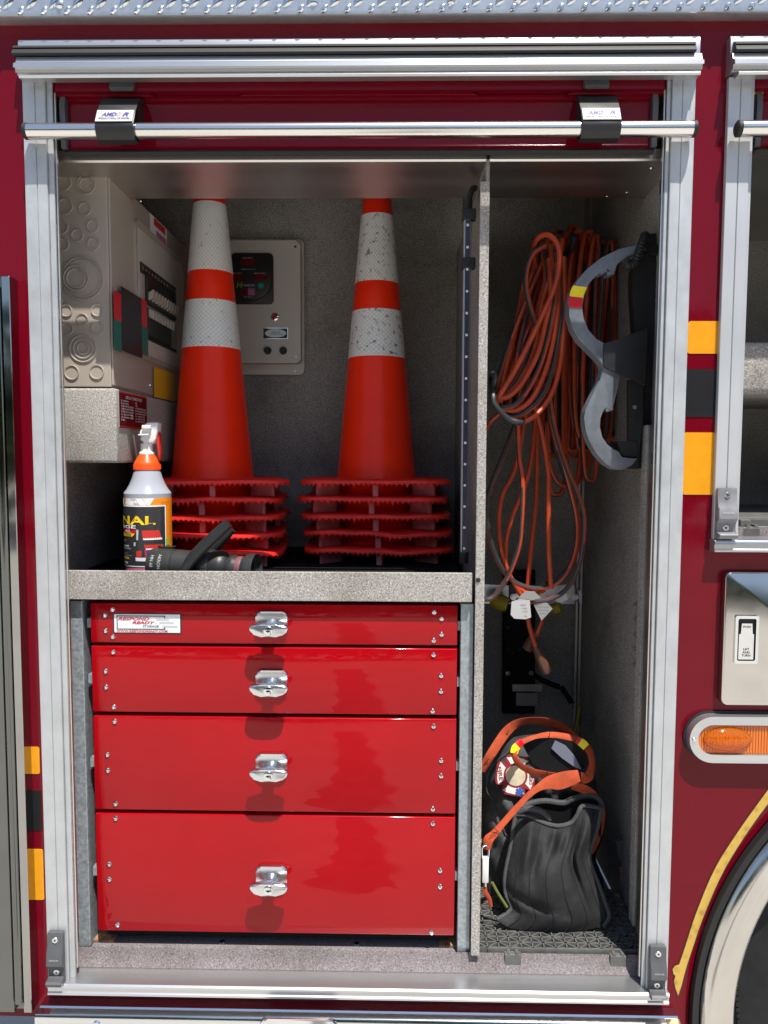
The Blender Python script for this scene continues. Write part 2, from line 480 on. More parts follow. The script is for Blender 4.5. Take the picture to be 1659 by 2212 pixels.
def txt(body, c, h, mat, parent, name='lettering', w=None, right=EX, up=EZ, shear=0, bold=0, depth=.0004, wrap=None, label=None):
    cu = bpy.data.curves.new('t', 'FONT'); cu.body = body; cu.size = 1; cu.shear = shear; cu.offset = bold; cu.resolution_u = 2
    cu.align_x = 'CENTER'; cu.align_y = 'CENTER'
    to = bpy.data.objects.new('t', cu); COL.objects.link(to)
    bpy.context.view_layer.update()
    me = bpy.data.meshes.new_from_object(to)
    bpy.data.objects.remove(to); bpy.data.curves.remove(cu)
    n = len(me.vertices)
    co = np.zeros(n*3); me.vertices.foreach_get('co', co); co = co.reshape(-1, 3)
    mn, mx = co.min(0), co.max(0); cen = (mn+mx)/2
    sy = h/max(1e-6, mx[1]-mn[1]); sx = sy if w is None else w/max(1e-6, mx[0]-mn[0])
    off = woff(parent); right = Vector(right); up = Vector(up); nrm = right.cross(up)
    c = Vector(c)
    for i, v in enumerate(me.vertices):
        a, b = (co[i][0]-cen[0])*sx, (co[i][1]-cen[1])*sy
        if wrap: v.co = wrap(a, b)-off
        else: v.co = c+right*a+up*b+nrm*depth-off
    me.name = name
    me.materials.clear(); me.materials.append(mt[mat])
    o = bpy.data.objects.new(name, me); COL.objects.link(o); o.parent = parent
    return o
# ================================================================ the setting
g = MB(); g.grid([[(-40, -40, 0), (40, -40, 0)], [(-40, 6, 0), (40, 6, 0)]])
ground = g.build('ground', 'concrete'); tag(ground, 'sunlit concrete apron the truck stands on', 'ground', kind='structure')

b = MB(); rq = random.Random(4); pq = []  # unseen dark patch, added and shaped for its reflection in the drawer fronts
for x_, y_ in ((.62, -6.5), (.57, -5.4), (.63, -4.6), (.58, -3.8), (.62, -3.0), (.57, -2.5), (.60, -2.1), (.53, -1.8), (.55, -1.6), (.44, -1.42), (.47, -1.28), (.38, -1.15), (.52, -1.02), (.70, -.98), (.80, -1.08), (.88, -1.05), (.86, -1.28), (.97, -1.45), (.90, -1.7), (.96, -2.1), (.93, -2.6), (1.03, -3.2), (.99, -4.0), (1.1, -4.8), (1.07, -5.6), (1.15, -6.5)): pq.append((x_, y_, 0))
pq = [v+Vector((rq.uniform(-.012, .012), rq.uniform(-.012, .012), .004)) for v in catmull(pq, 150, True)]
b.prism([p_ for p_ in pq], (0, 0, -.003)); ap = b.build('added_reflection_patch', 'reflection_dark', smooth=0); tag(ap, 'added dark patch standing in for the dark reflection on the drawers', 'ground', kind='structure')
SK = .012                                  # the painted skin
XR0, XR1 = 0.0, 1.184                      # outer edges of the two rails of the main doorway
X2 = P(1565, 470, 0).x                     # left edge of the next doorway's rail
ZS, ZH = 0.58, zat(164, 0)                 # sill and underside of the header trim
ZS2 = P(1560, 1180, 0).z                   # sill of the next doorway
CE = .668                                  # camera x, for side walls
XWR = CE+.5056                             # right side wall
XWL = CE-.70                               # left side wall
YB = .745                                   # back wall
XD0, XD1 = .8155, .8325                    # divider
truck = thing('fire_truck', (.6, .3, 0), 'dark red fire truck side with open equipment compartment and white rails', 'fire truck')

# ---- painted body
m = MB()
XE0, XE1 = -.30, 1.75
m.prism([(XE0, SK, ZH-.02), (XE1, SK, ZH-.02), (XE1, SK, 2.55), (XE0, SK, 2.55)], (0, .02, 0))
m.prism([(XE0, SK, .50), (.03, SK, .50), (.03, SK, ZH-.02), (XE0, SK, ZH-.02)], (0, .02, 0))
m.prism([(XR1-.03, SK, ZS2), (X2+.03, SK, ZS2), (X2+.03, SK, ZH-.02), (XR1-.03, SK, ZH-.02)], (0, .02, 0))
m.prism([(.03, SK, .50), (XR1-.03, SK, .50), (XR1-.03, SK, ZS-.002), (.03, SK, ZS-.002)], (0, .02, 0))
AC, AZ, AR = 1.81, .54, .58                # wheel arch
arc = [(AC+AR*math.cos(a), SK, AZ+AR*math.sin(a)) for a in [PI+R(4)-k*(PI/2+R(4))/40 for k in range(41)]]
arc[-1] = (AC, SK, AZ+AR)
m.prism([(XR1-.03, SK, .50)]+arc+[(AC, SK, ZS2), (XR1-.03, SK, ZS2)], (0, .02, 0))
body = m.build('body_panel', 'maroon', truck)

# ---- tread plate along the roof edge: sheet, lugs, screws
ZT = zat(33, -.02)
tp = MB()
prof = [(SK, ZT+.004), (-.012, ZT), (-.019, ZT+.003), (-.0205, ZT+.012), (-.0205, 2.52), (SK, 2.52)]
tp.prism([(XE0, y, z) for y, z in prof], (XE1-XE0, 0, 0))
plate = tp.build('tread_plate', 'tread', truck)
def lug_mesh(sgn, L, Wd):
    b = MB(); rows = []
    n = 8
    for i in range(n+1):
        t = -1+2*i/n; w = Wd*(1-abs(t)**2.2)+.0003; hgt = .0032*(1-abs(t)**3)
        row = []
        for k in range(5):
            q = -1+k/2
            a, c = t*L, q*w
            row.append(Vector(((a*.64-c*.77)*sgn, -hgt*(1-abs(q)**2.5)-.0002 if abs(q) < 1 else .0002, a*.77+c*.64)))
        rows.append(row)
    b.grid(rows)
    return b
lp = lug_mesh(1, .0155, .0068).build('raised_lug', 'polish', plate, raw=True)
ln = lug_mesh(-1, .0155, .0068).build('raised_lug', 'polish', plate, raw=True)
ls = lug_mesh(1, .0085, .0045).build('raised_lug', 'polish', plate, raw=True)
k = 0
first = {id(lp): True, id(ln): True, id(ls): True}
def put(o, loc):
    if first.pop(id(o), None): o.location = Vector(loc)-woff(o.parent); return
    inst(o, loc, o.parent)
xx = -.05
while xx < 1.42:
    put(lp, (xx, -.0205, ZT+.026)); put(ln, (xx+.020, -.0205, ZT+.053)); put(ls, (xx+.021, -.0205, ZT+.0115))
    xx += .0405
for u_, v_ in ((128, 8), (400, 5), (678, 2), (975, 0), (1120, -3), (1395, -2)):
    p = P(u_, v_, -.022); b = MB()
    b.lathe([(0, -.0045), (.004, -.004), (.0075, -.0015), (.008, 0)], (p.x, -.0205, p.z), (0, 1, 0), 16)
    b.build('screw', 'chrome', plate)

# ---- door frame trims
def header(x0, x1, xg0, xg1, xl0, xl1):
    z = lambda v, Y: zat(v, Y)
    b = MB()
    pf = [(SK, z(164, 0)-.001), (SK, z(85, 0)), (-.004, z(85, 0)), (-.006, z(91, 0)), (-.006, z(118, -.01)), (-.014, z(119, -.014)), (-.017, z(130, -.017)),
          (-.026, z(132, -.026)), (-.027, z(141, -.027)), (-.020, z(143, -.02)), (-.018, z(153, -.018)), (-.012, z(155, -.012)), (-.012, z(159, -.012)), (-.004, z(164, 0)-.001)]
    b.prism([(x0, y, zz) for y, zz in pf], (x1-x0, 0, 0))
    h = b.build('header_trim', 'alu', truck)
    b = MB()
    pf = [(-.0065, z(92.5, -.01)), (-.014, z(94, -.014)), (-.017, z(98, -.017)), (-.0145, z(101, -.0145)), (-.019, z(104, -.019)), (-.021, z(110, -.021)), (-.017, z(116, -.017)), (-.0065, z(117, -.01))]
    b.prism([(xg0, y, zz) for y, zz in pf], (xg1-xg0, 0, 0))
    b.build('gasket', 'rubber', h)
    b = MB()
    pf = [(-.0125, z(154.5, -.03)), (-.030, z(157.5, -.03)), (-.032, z(161, -.03)), (-.030, z(165, -.03)), (-.0125, z(165, -.03)+.0005)]
    b.prism([(xl0, y, zz) for y, zz in pf], (xl1-xl0, 0, 0))
    b.build('drip_lip', 'alu', h)
header(XR0-.002, XR1+.003, P(28, 110, -.015).x, XR1-.008, P(41, 160, -.03).x, P(1513, 160, -.03).x)
header(X2-.002, 1.74, X2+.002, 1.73, X2+.003, 1.735)

def rail(x0, x1, xi, z0, z1, mname, xg):
    b = MB()
    b.box(min(x0, xg), max(x0, xg)-.0006 if xg > x0 else max(x0, xg), 0, SK-.001, z0, z1, .0008)
    b.box(min(x1, xg)+(.0006 if x1 > xg else 0), max(x1, xg)-(0 if x1 > xg else .0006), 0, SK-.001, z0, z1, .0008)
    b.box(min(x0, x1)+.002, max(x0, x1)-.002, .0022, SK-.002, z0+.001, z1-.001)
    lo, hi = min(x1, xi), max(x1, xi)
    b.box(lo+(.0005 if xi > x1 else 0), hi-(0 if xi > x1 else .0005), .006, .0115, z0, z1, .0006)
    return b.build('door_rail', mname, truck)
rail(XR0, .040, .050, ZS+.004, ZH-.004, 'rail_dirty', .022)
rail(XR1, XR1-.040, XR1-.047, ZS+.004, ZH-.004, 'rail_dirty', XR1-.022)
rail(X2, X2+.040, X2+.047, ZS2+.012, ZH-.004, 'rail', X2+.021)
# guide channel inside each rail
for xa, xb in ((.0505, .0535), (XR1-.0505, XR1-.0475)):
    b = MB(); b.box(xa, xb, .012, .019, ZS+.02, ZH-.003, .0008); b.build('guide_channel', 'steel', truck)
zq = zat(918, .12, 1385)
b = MB(); b.box(XWR-.018, XWR-.011, .078, .112, ZS+.05, zq, .001); b.build('guide_channel', 'steel', truck)
b = MB(); b.box(XWR-.0105, XWR-.006, .085, .112, ZS+.05, zq+.002); b.build('seal_strip', 'rubber', truck)
b = MB(); b.box(XWR-.0055, XWR-.0005, .062, .0995, ZS+.05, zq+.03, .001); b.build('guide_channel', 'steel', truck)
b = MB(); b.box(XWR-.021, XWR-.0005, .115, .145, ZS+.055, zq, .001); b.build('wall_strip', 'speck_wall', truck)
# sills
b = MB()
b.prism([(XR0+.004, y, z) for y, z in ((.052, ZS+.004), (-.010, ZS+.004), (-.013, ZS+.001), (-.013, ZS-.003), (-.010, ZS-.005), (-.010, ZS-.012), (-.012, ZS-.014), (-.012, ZS-.018), (SK-.001, ZS-.019), (SK-.001, ZS), (.052, ZS))], (XR1-XR0-.004, 0, 0))
b.build('sill_trim', 'alu', truck)
b = MB()
b.prism([(X2-.002, y, z) for y, z in ((.10, ZS2+.012), (-.012, ZS2+.012), (-.014, ZS2+.009), (-.014, ZS2+.005), (-.011, ZS2+.003), (-.011, ZS2-.003), (-.013, ZS2-.005), (-.013, ZS2-.009), (SK-.001, ZS2-.010), (SK-.001, ZS2+.008), (.10, ZS2+.008))], (.5, 0, 0))
b.build('sill_trim', 'alu', truck)

# running board along the bottom
ZRB = P(484, 2160, SK).z
b = MB()
b.prism([(P(76, 2180, -.03).x, y, z) for y, z in ((SK-.001, ZRB), (-.010, ZRB-.001), (-.012, ZRB-.004), (-.016, ZRB-.004), (-.018, ZRB-.001), (-.030, ZRB-.003), (-.033, ZRB-.008), (-.034, ZRB-.030), (-.038, ZRB-.032), (-.040, ZRB-.036), (-.040, ZRB-.12), (SK-.001, ZRB-.12))], (P(1473, 2190, -.03).x-P(76, 2180, -.03).x, 0, 0))
rb = b.build('running_board', 'polish', truck)
for u_ in (208, 1078):
    p = P(u_, 2188, -.034); b = MB()
    b.lathe([(0, -.003), (.0055, -.0025), (.008, 0)], (p.x, -.0335, ZRB-.019), (0, 1, 0), 16)
    b.lathe([(0, -.0035), (.003, -.0033), (.003, -.002)], (p.x, -.0335, ZRB-.019), (0, 1, 0), 6)
    b.build('screw', 'chrome', rb)
p = P(643, 2205, -.045)
b = MB(); b.prism(rrect(p.x, p.z-.030, .142, .07, .016, -.048), (0, .0075, 0), .003, 2); b.build('lamp_bezel', 'chrome', rb)
for du in (-.028, .028):
    b = MB(); b.prism(rrect(p.x+du, p.z-.032, .045, .05, .004, -.0505), (0, .002, 0), .0008); b.build('lamp_lens', 'greyplastic', rb)
    for k in range(9):
        b = MB(); b.box(p.x+du-.02+k*.005-.0012, p.x+du-.02+k*.005+.0012, -.052, -.0506, p.z-.055, p.z-.010); b.build('lens_rib', 'chrome', rb)
for du in (-.060, .060):
    b = MB(); b.lathe([(0, -.003), (.005, -.002), (.0065, 0)], (p.x+du, -.0482, p.z-.012), (0, 1, 0), 14); b.build('screw', 'satinchrome', rb)

# ---- reflective sheets on the pillars
def sheet(u0, v0, u1, v1, mname, r, Y=SK):
    b = MB(); b.prism([q-Vector((0, .0012, 0)) for q in prect(u0, v0, u1, v1, Y, r)], (0, .001, 0)); return b.build('reflective_sheet', mname, truck)
sheet(1486, 695, 1555, 763, 'yellow', .005); sheet(1480, 799, 1550, 900, 'blacksheet', .001); sheet(1475, 935, 1543, 1068, 'yellow', .005)
sheet(47, 1611, 87, 1673, 'yellow', .004); sheet(49, 1704, 91, 1797, 'blacksheet', .001); sheet(53, 1829, 96, 1948, 'yellow', .004)

# ---- rubber door stops at the foot of each rail
def stop(uc, v0, v1, w, mname, text):
    zc = zat(v0, -.005, uc); z1 = zat(v1, -.005, uc); hh = zc-z1; x0 = P(uc, (v0+v1)/2, -.01).x-w/2
    pf = [(-.001, 1), (-.010, 1), (-.011, .93), (-.010, .74), (-.017, .62), (-.019, .40), (-.012, .34), (-.008, .30), (-.008, .14), (-.014, .11), (-.022, .12), (-.025, .09), (-.022, .02), (-.012, 0), (-.001, 0)]
    b = MB(); b.prism([(x0, y, z1+hh*t) for y, t in pf], (w, 0, 0), .0012, 1, True)
    s_ = b.build('door_stop', mname, truck)
    for t, y in ((.86, -.0105), (.22, -.008)):
        b = MB(); b.lathe([(.0018, -.0008), (.002, -.0012), (.0052, -.0012), (.006, 0)], (x0+w*.5, y, z1+hh*t), (0, 1, 0), 16); b.build('rivet', 'satinchrome', s_)
        b = MB(); b.lathe([(0, -.0009), (.0022, -.0009), (.0022, 0)], (x0+w*.5, y, z1+hh*t), (0, 1, 0), 10); b.build('rivet_hole', 'rubber', s_)
    txt(text, (x0+w*.5, -.0185, z1+hh*.52), .0035, 'grey', s_, w=w*.6, depth=.001)
    return s_
stop(120, 2012, 2122, .030, 'greyplastic', 'AMDOR')
stop(1421, 2042, 2150, .030, 'greyplastic', 'AMDOR')
stop(1570, 1054, 1164, .034, M('scuffed grey plastic', (.20, .20, .21), .4, .2, var=(40, .2)), 'AMDOR')

# ---- fuel door with paddle latch, marker lamp
fx0 = P(1562, 1380, -.004).x; fz0, fz1 = P(1600, 1522, -.004).z, P(1600, 1236, -.004).z
b = MB(); b.prism(rrect(fx0+.15, (fz0+fz1)/2, .30, fz1-fz0, .010, -.006), (0, .016, 0), .002, 2)
fd = b.build('fuel_door', 'plate', truck)
lx0, lx1, lz0, lz1 = P(1587, 1380, -.01).x, P(1637, 1380, -.01).x, P(1610, 1433, -.01).z, P(1610, 1330, -.01).z
lcx, lcz, lw, lh = (lx0+lx1)/2, (lz0+lz1)/2, lx1-lx0, lz1-lz0
n = 5
b = MB(); b.ring(rrect(lcx, lcz, lw, lh, .003, -.0125), rrect(lcx, lcz, lw*.78, lh*.88, .003, -.0125), (0, .006, 0)); b.build('latch_frame', 'chrome', fd)
b = MB(); b.prism(rrect(lcx, lcz, lw*.78, lh*.88, .003, -.0068), (0, .0006, 0)); b.build('latch_recess', 'rubber', fd)
b = MB(); b.prism([(lcx-lw*.33, -.0115, lcz-lh*.42), (lcx+lw*.33, -.0115, lcz-lh*.42), (lcx+lw*.33, -.0115, lcz+lh*.12), (lcx+lw*.24, -.0115, lcz+lh*.12), (lcx+lw*.24, -.0115, lcz+lh*.34), (lcx-lw*.24, -.0115, lcz+lh*.34), (lcx-lw*.24, -.0115, lcz+lh*.12), (lcx-lw*.33, -.0115, lcz+lh*.12)], (0, .004, 0), .0006)
b.build('latch_paddle', 'chrome', fd)
txt('PUSH', (lcx, -.0118, lcz+lh*.27), .0042, 'inkblack', fd, shear=.15)
for k, s_ in enumerate(('LIFT', 'AND', 'TURN')): txt(s_, (lcx, -.0118, lcz-lh*(.20+.065*k)), .0042, 'inkblack', fd)
# lamp
mx0 = P(1490, 1600, -.012).x; mz0, mz1 = P(1600, 1649, -.012).z, P(1600, 1549, -.012).z
def pill(x0, x1, z0, z1, y, n=16):
    r = (z1-z0)/2; c = (z0+z1)/2
    return [Vector((x1-r+r*math.cos(R(90)-k*PI/n), y, c+r*math.sin(R(90)-k*PI/n))) for k in range(n+1)]+[Vector((x0+r+r*math.cos(R(270)-k*PI/n), y, c+r*math.sin(R(270)-k*PI/n))) for k in range(n+1)]
b = MB(); b.ring(pill(mx0, mx0+.22, mz0, mz1, -.012), pill(mx0+.0155, mx0+.2045, mz0+.0155, mz1-.0155, -.012), (0, .024, 0))
ml = b.build('marker_lamp', 'alu', truck)
b = MB(); b.prism(pill(mx0-.004, mx0+.224, mz0-.004, mz1+.004, .008), (0, .0038, 0)); b.build('lamp_gasket', 'rubber', ml)
b = MB(); b.prism(pill(mx0+.0158, mx0+.2042, mz0+.0158, mz1-.0158, -.006), (0, .012, 0)); b.build('lamp_reflector', 'amberdeep', ml)
for k in range(34):
    xk = mx0+.024+k*.0052
    b = MB(); b.box(xk, xk+.0026, -.0072, -.0061, mz0+.019, mz1-.019); b.build('lens_rib', 'amberdeep', ml)
mc = (mz0+mz1)/2
b = MB()
rows = []
for i in range(13):
    t = i/12*PI/2
    rows.append([Vector((mx0+.070+.045*math.cos(a)*math.cos(t), -.0065-.015*math.sin(t), mc+.0235*math.sin(a)*math.cos(t)*.98)) for a in [2*PI*k/32 for k in range(32)]])
rows[-1] = [Vector((mx0+.070, -.0215, mc))+Vector((.0002*math.cos(2*PI*k/32), 0, .0002*math.sin(2*PI*k/32))) for k in range(32)]
b.grid(rows, closed_u=True)
b.build('bulb_lens', 'amber', ml)
b = MB(); b.lathe([(0, -.003), (.003, -.0028), (.0042, 0)], (mx0+.008, -.0121, mc), (0, 1, 0), 14); b.build('screw', 'satinchrome', ml)

# ---- wheel arch: gold stripe, rubber, chrome ring, tyre
def archring(r0, r1, y, th, a0=R(88), a1=R(186), n=48):
    pts = []
    for k in range(n+1):
        a = a0+(a1-a0)*k/n; pts.append(((AC+r1*math.cos(a), AZ+r1*math.sin(a)), (AC+r0*math.cos(a), AZ+r0*math.sin(a))))
    b = MB()
    rows = [[Vector((o[0], y, o[1])), Vector((i[0], y, i[1]))] for o, i in pts]
    b.grid(rows, thick=(0, th, 0))
    return b
archring(AR-.001, AR-.0125, -.006, .016).build('arch_seal', 'rubber', truck)
b = MB()
rows = []
for k in range(49):
    a = R(88)+R(98)*k/48
    rows.append([Vector((AC+r*math.cos(a), y, AZ+r*math.sin(a))) for r, y in ((AR-.013, .006), (AR-.015, -.006), (AR-.020, -.014), (AR-.028, -.019), (AR-.036, -.021), (AR-.050, -.0205), (AR-.070, -.017), (AR-.076, -.012), (AR-.078, -.004), (AR-.078, .05))])
b.grid(rows); b.build('fender_ring', 'plate', truck)
gs_o = [(v.x, v.y) for v in catmull([(1659, 1707, 0), (1600, 1789, 0), (1545, 1876, 0), (1504, 1973, 0), (1480, 2046, 0), (1467, 2084, 0)], 26)]+[ (1458, 2087), (1453, 2094), (1455, 2104), (1459, 2108), (1456, 2120), (1459, 2134), (1465, 2151)]
gs_i = [(v.x, v.y) for v in catmull([(1472, 2130, 0), (1482, 2092, 0), (1497, 2046, 0), (1520, 1980, 0), (1562, 1884, 0), (1614, 1799, 0), (1659, 1737, 0), (1700, 1690, 0)], 30)]+[(1700, 1660)]
b = MB(); b.prism([P(u_, v_, SK-.0016) for u_, v_ in gs_o+gs_i], (0, .001, 0)); gs = b.build('gold_stripe', 'gold', truck)
def grow(pts, d):
    o = []; n_ = len(pts)
    for i in range(n_):
        a, c = Vector(pts[i-1]), Vector(pts[(i+1) % n_]); t = (c-a).normalized(); o.append((pts[i][0]+t.y*d, pts[i][1]-t.x*d))
    return o
b = MB(); b.prism([P(u_, v_, SK-.0008) for u_, v_ in grow(gs_o+gs_i, -2.2)], (0, .0005, 0)); b.build('stripe_outline', 'inkblack', gs)
wheel = bpy.data.objects.new('wheel', None); COL.objects.link(wheel); wheel.parent = truck; wheel.location = Vector((AC, .2, AZ))-truck.location
b = MB()
tr = .538
b.lathe([(.30, .0), (.36, -.030), (.42, -.042), (.455, -.044), (.458, -.047), (.464, -.047), (.467, -.044), (.495, -.036), (.515, -.022), (tr-.004, .0), (tr, .03), (tr, .22), (.5, .26), (.30, .26)], (AC, .12, AZ), (0, 1, 0), 96)
ty = b.build('tyre', 'tyre', wheel)
b = MB(); b.lathe([(0, .04), (.18, .06), (.27, .0), (.30, .0), (.30, .2)], (AC, .12, AZ), (0, 1, 0), 48); b.build('rim', 'alu', wheel)
for k in range(90):
    a = PI/2+k/90*PI*.75
    if k == 0:
        b = MB(); b.obox((0, 0, 0), (.004, 0, 0), (0, .003, 0), (0, 0, .0035)); tb = b.build('tread_bead', 'tyre', wheel, raw=True)
        tb.location = Vector((AC+.461*math.cos(a), .073, AZ+.461*math.sin(a)))-woff(wheel); 
        tb.rotation_euler = (0, -a+PI/2, 0)
    else: inst(tb, (AC+.461*math.cos(a), .073, AZ+.461*math.sin(a)), wheel, (0, -a+PI/2, 0))
b = MB(); b.lathe([(AR-.003, .033), (AR-.003, .45), (.0, .45)], (AC, 0, AZ), (0, 1, 0), 64, a0=0, a1=2*PI); b.build('wheel_well', 'dark', truck)

# ---- stainless corner column left of the doorway
cx1 = P(34.5, 1123, -.02).x
zc0, zc1 = zat(2190, -.02, 40), zat(595, -.02, 40)
b = MB(); b.box(cx1-.015, cx1, -.018, SK-.001, zc0, zc1, .0012); col = b.build('corner_column', 'mirror', truck)
b = MB(); b.box(cx1-.13, cx1-.0155, -.006, SK-.001, zc0, zc1); b.build('column_panel', 'darksteel', col)
b = MB(); b.tube([(cx1-.024, -.015, zc0+.02), (cx1-.024, -.015, zc1-.02)], .008, 20); b.build('grab_rail', 'darksteel', col)
b = MB(); b.box(cx1-.13, cx1-.034, -.017, -.0065, zc0, zc1, .001); b.build('column_flange', 'darksteel', col)

# ================================================================ compartment shell
zfl = .612                                   # lower floor
zcei = 2.30
def wallbox(name, x0, x1, y0, y1, z0, z1, mname='speck_wall', bev=0):
    b = MB(); b.box(x0, x1, y0, y1, z0, z1, bev); return b.build(name, mname, truck)
wallbox('back_wall', XWL, XWR, YB, YB+.01, ZS, zcei)
wallbox('side_wall', XWR, XWR+.006, .10, YB, ZS, zcei)
wallbox('side_wall', XWR+.001, XWR+.006, .062, .0995, zat(350, .05), zcei)
wallbox('side_wall', XWL-.006, XWL, .034, YB, ZS, zcei)
wallbox('ceiling', XWL, XWR, .06, YB, zcei, zcei+.006)
wallbox('back_panel', P(1257, 1200, YB-.06).x, XWR-.0005, YB-.06, YB-.001, ZS, zat(430, YB), 'speck_wall')
# right wall raised panel with edge strip
# louvre slots on the right wall
for v_ in (1308, 1340, 1373, 1404, 1437):
    z_ = zat(v_, .2, 1370); b = MB()
    b.prism([(XWR-.0005, .165, z_), (XWR-.010, .165, z_+.001), (XWR-.0005, .165, z_+.009)], (0, .045, 0)); b.build('louvre', 'speck_wall', truck)
# divider with front flange
dv = wallbox('divider', XD1-.006, XD1, .046, YB-.0005, ZS+.05, zat(395, .2))
b = MB(); b.box(XD0, XD1, .040,   .0458, zfl+.006, zat(392, .04), .0008); b.build('divider_flange', 'speck', dv)
b = MB(); b.prism([(XD0-.001, .06, zat(392, .05)), (XD0+.005, .06, zat(367, .05)), (XD0+.005, .20, zat(367, .05)), (XD0-.001, .20, zat(392, .05)+.005)], (.001, 0, 0)); 
b.build('divider_tab', 'speck', dv)
b = MB(); p = P(1033, 1253, .039); b.lathe([(0, -.003), (.003, -.0025), (.0045, 0)], (p.x, .0398, p.z), (0, 1, 0), 12); b.build('screw', 'rubber', dv)
# sill: floor with rounded front step
b = MB()
zsl = ZS+.0045
pf = [(.036, ZS-.05), (.036, ZS+.0058), (.0405, ZS+.010), (.046, ZS+.016), (.0500, ZS+.026), (.0535, ZS+.036), (.0595, zfl-.009), (.069, zfl-.004), (.082, zfl-.002), (YB-.001, zfl-.002), (YB-.001, ZS-.05)]
b.prism([(XWL+.0005, y, z) for y, z in pf], (XWR-XWL-.02, 0, 0))
b.build('floor', 'speck_sill', truck)
for u_ in (476, 770):
    p = PG(u_, 2044, zfl); b = MB(); b.lathe([(.006, 0), (.005, .003), (0, .0035)], (p.x, max(p.y, .082), zfl-.0025), (0, 0, 1), 14); b.build('rivet', 'satinchrome', truck)
# stainless cover below the door roll
zpu = zat(350, .05)
b = MB()
b.prism([(XWL+.002, y, z) for y, z in ((.046, zpu+.020), (.046, zpu+.003), (.049, zpu), (.235, zat(428, .235)), (.235, zat(428, .235)+.012), (.052, zpu+.012))], (XWR-XWL-.003, 0, 0))
rc = b.build('roll_cover', 'steel', truck)
for u_, v_ in ((1354, 415), (1407, 363), (1311, 423)):
    d = ray(u_, v_); t_ = (zpu-.002-CAM.z)/d.z; p = CAM+d*t_; b = MB()
    b.lathe([(0, -.003), (.0035, -.0025), (.005, 0)], (p.x, p.y, zpu-.0025), (0, 0, 1), 12); b.build('screw', 'satinchrome', rc)
# shelf tray over the drawers
zl1, zl0 = zat(1235, .043, 580), zat(1298, .043, 580)
xl0, xl1 = XWL+.001, P(1020, 1260, .043).x
zshelf_ = zl1-.035
b = MB(); b.box(xl0, xl1, .043, .049, zl0, zl1, .0012); b.box(xl0, xl1, .0495, YB-.001, zshelf_-.012, zshelf_-.0065); b.box(xl0, xl1, .0495, .075, zl0, zl0+.005)
sh = b.build('shelf_tray', 'speck', truck)
zshelf = zl1-.035
b = MB(); b.box(xl0+.002, xl1-.002, .0498, YB-.002, zshelf-.006, zshelf); b.build('shelf_mat', 'dark', sh)
# housing under the breaker panel
hb0, hb1 = zat(1000, .118, 240), zat(838, .118, 240)
xh = P(251, 900, .118).x
b = MB(); b.box(XWL+.001, xh, .118, .73, hb0, hb1, .006, 3); hs = b.build('wiring_housing', 'speck', truck)
pa, pb = PW(253, 845, xh+.001), PW(316, 937, xh+.001)
py0, py1 = pa.y, pb.y
pz1 = PW(284, 855, xh).z; pz0 = PW(284, 922, xh).z
def yzrect(y0, y1, z0, z1, x): return [Vector((x, y0, z0)), Vector((x, y1, z0)), Vector((x, y1, z1)), Vector((x, y0, z1))]
py0 = max(py0, .132)
b = MB(); b.prism(yzrect(py0-.004, py1+.004, pz0-.004, pz1+.004, xh+.0022), (-.002, 0, 0), .0006); dp = b.build('directory_plate', 'chrome', hs)
b = MB(); b.prism(yzrect(py0, py1, pz0, pz1, xh+.003), (-.0007, 0, 0)); b.build('directory_face', 'plaque', hs)
pcy = (py0+py1)/2; pw_ = py1-py0; ph_ = pz1-pz0
txt('CIRCUIT DIRECTORY', (xh+.003, pcy, pz1-ph_*.10), ph_*.09, 'white', hs, right=EY, w=pw_*.62)
rows_ = [('1. MAIN', '2.'), ('3. MAIN', '4.'), ('5. DS PUMP PNL RECPT', '6. PS PUMP PNL RECPT'), ('7. DS RR BODY RECPT', '8. PS RR BODY RECPT'), ('9. PS R2 RECPT', '10. SPARE RECPT'), ('11. CORD REEL', '12. MTN LTS'), ('13. CORD REEL', '14. MTN LTS'), ('15.', '16. MTN LTS')]
for i, (a, c) in enumerate(rows_):
    zz = pz1-ph_*(.22+.085*i)
    for q, s_ in ((-.24, a), (.26, c)):
        wd = pw_*min(.44, .03*len(s_)+.04)
        txt(s_, (xh+.003, pcy+pw_*(q-.22)+wd/2, zz), ph_*.05, 'white', hs, right=EY, w=wd)

# ---- next doorway's compartment
XN0, XN1 = X2+.049, 1.78
wallbox('next_side_wall', X2+.04, X2+.049, .03, .6, ZS2, zcei)
wallbox('next_back_wall', XN0, XN1, .60, .61, ZS2, zcei)
wallbox('next_ceiling', XN0, XN1, .05, .60, zat(345, .06), zat(345, .06)+.01, 'steel')
wallbox('next_floor', XN0-.01, XN1, .06, .60, ZS2+.008, ZS2+.030, 'speck_sill')
wallbox('next_far_wall', XN1, XN1+.01, .03, .6, ZS2, zcei)
nz0, nz1 = P(1640, 800, .12).z, P(1640, 738, .12).z
b = MB(); b.box(XN0+.0005, XN1-.001, .12, .599, nz0-.045, nz1, .012, 3); b.build('next_shelf', 'speck', truck)
wallbox('bulkhead', XE0, XE1, 1.2, 1.21, .3, 2.55, 'dark')
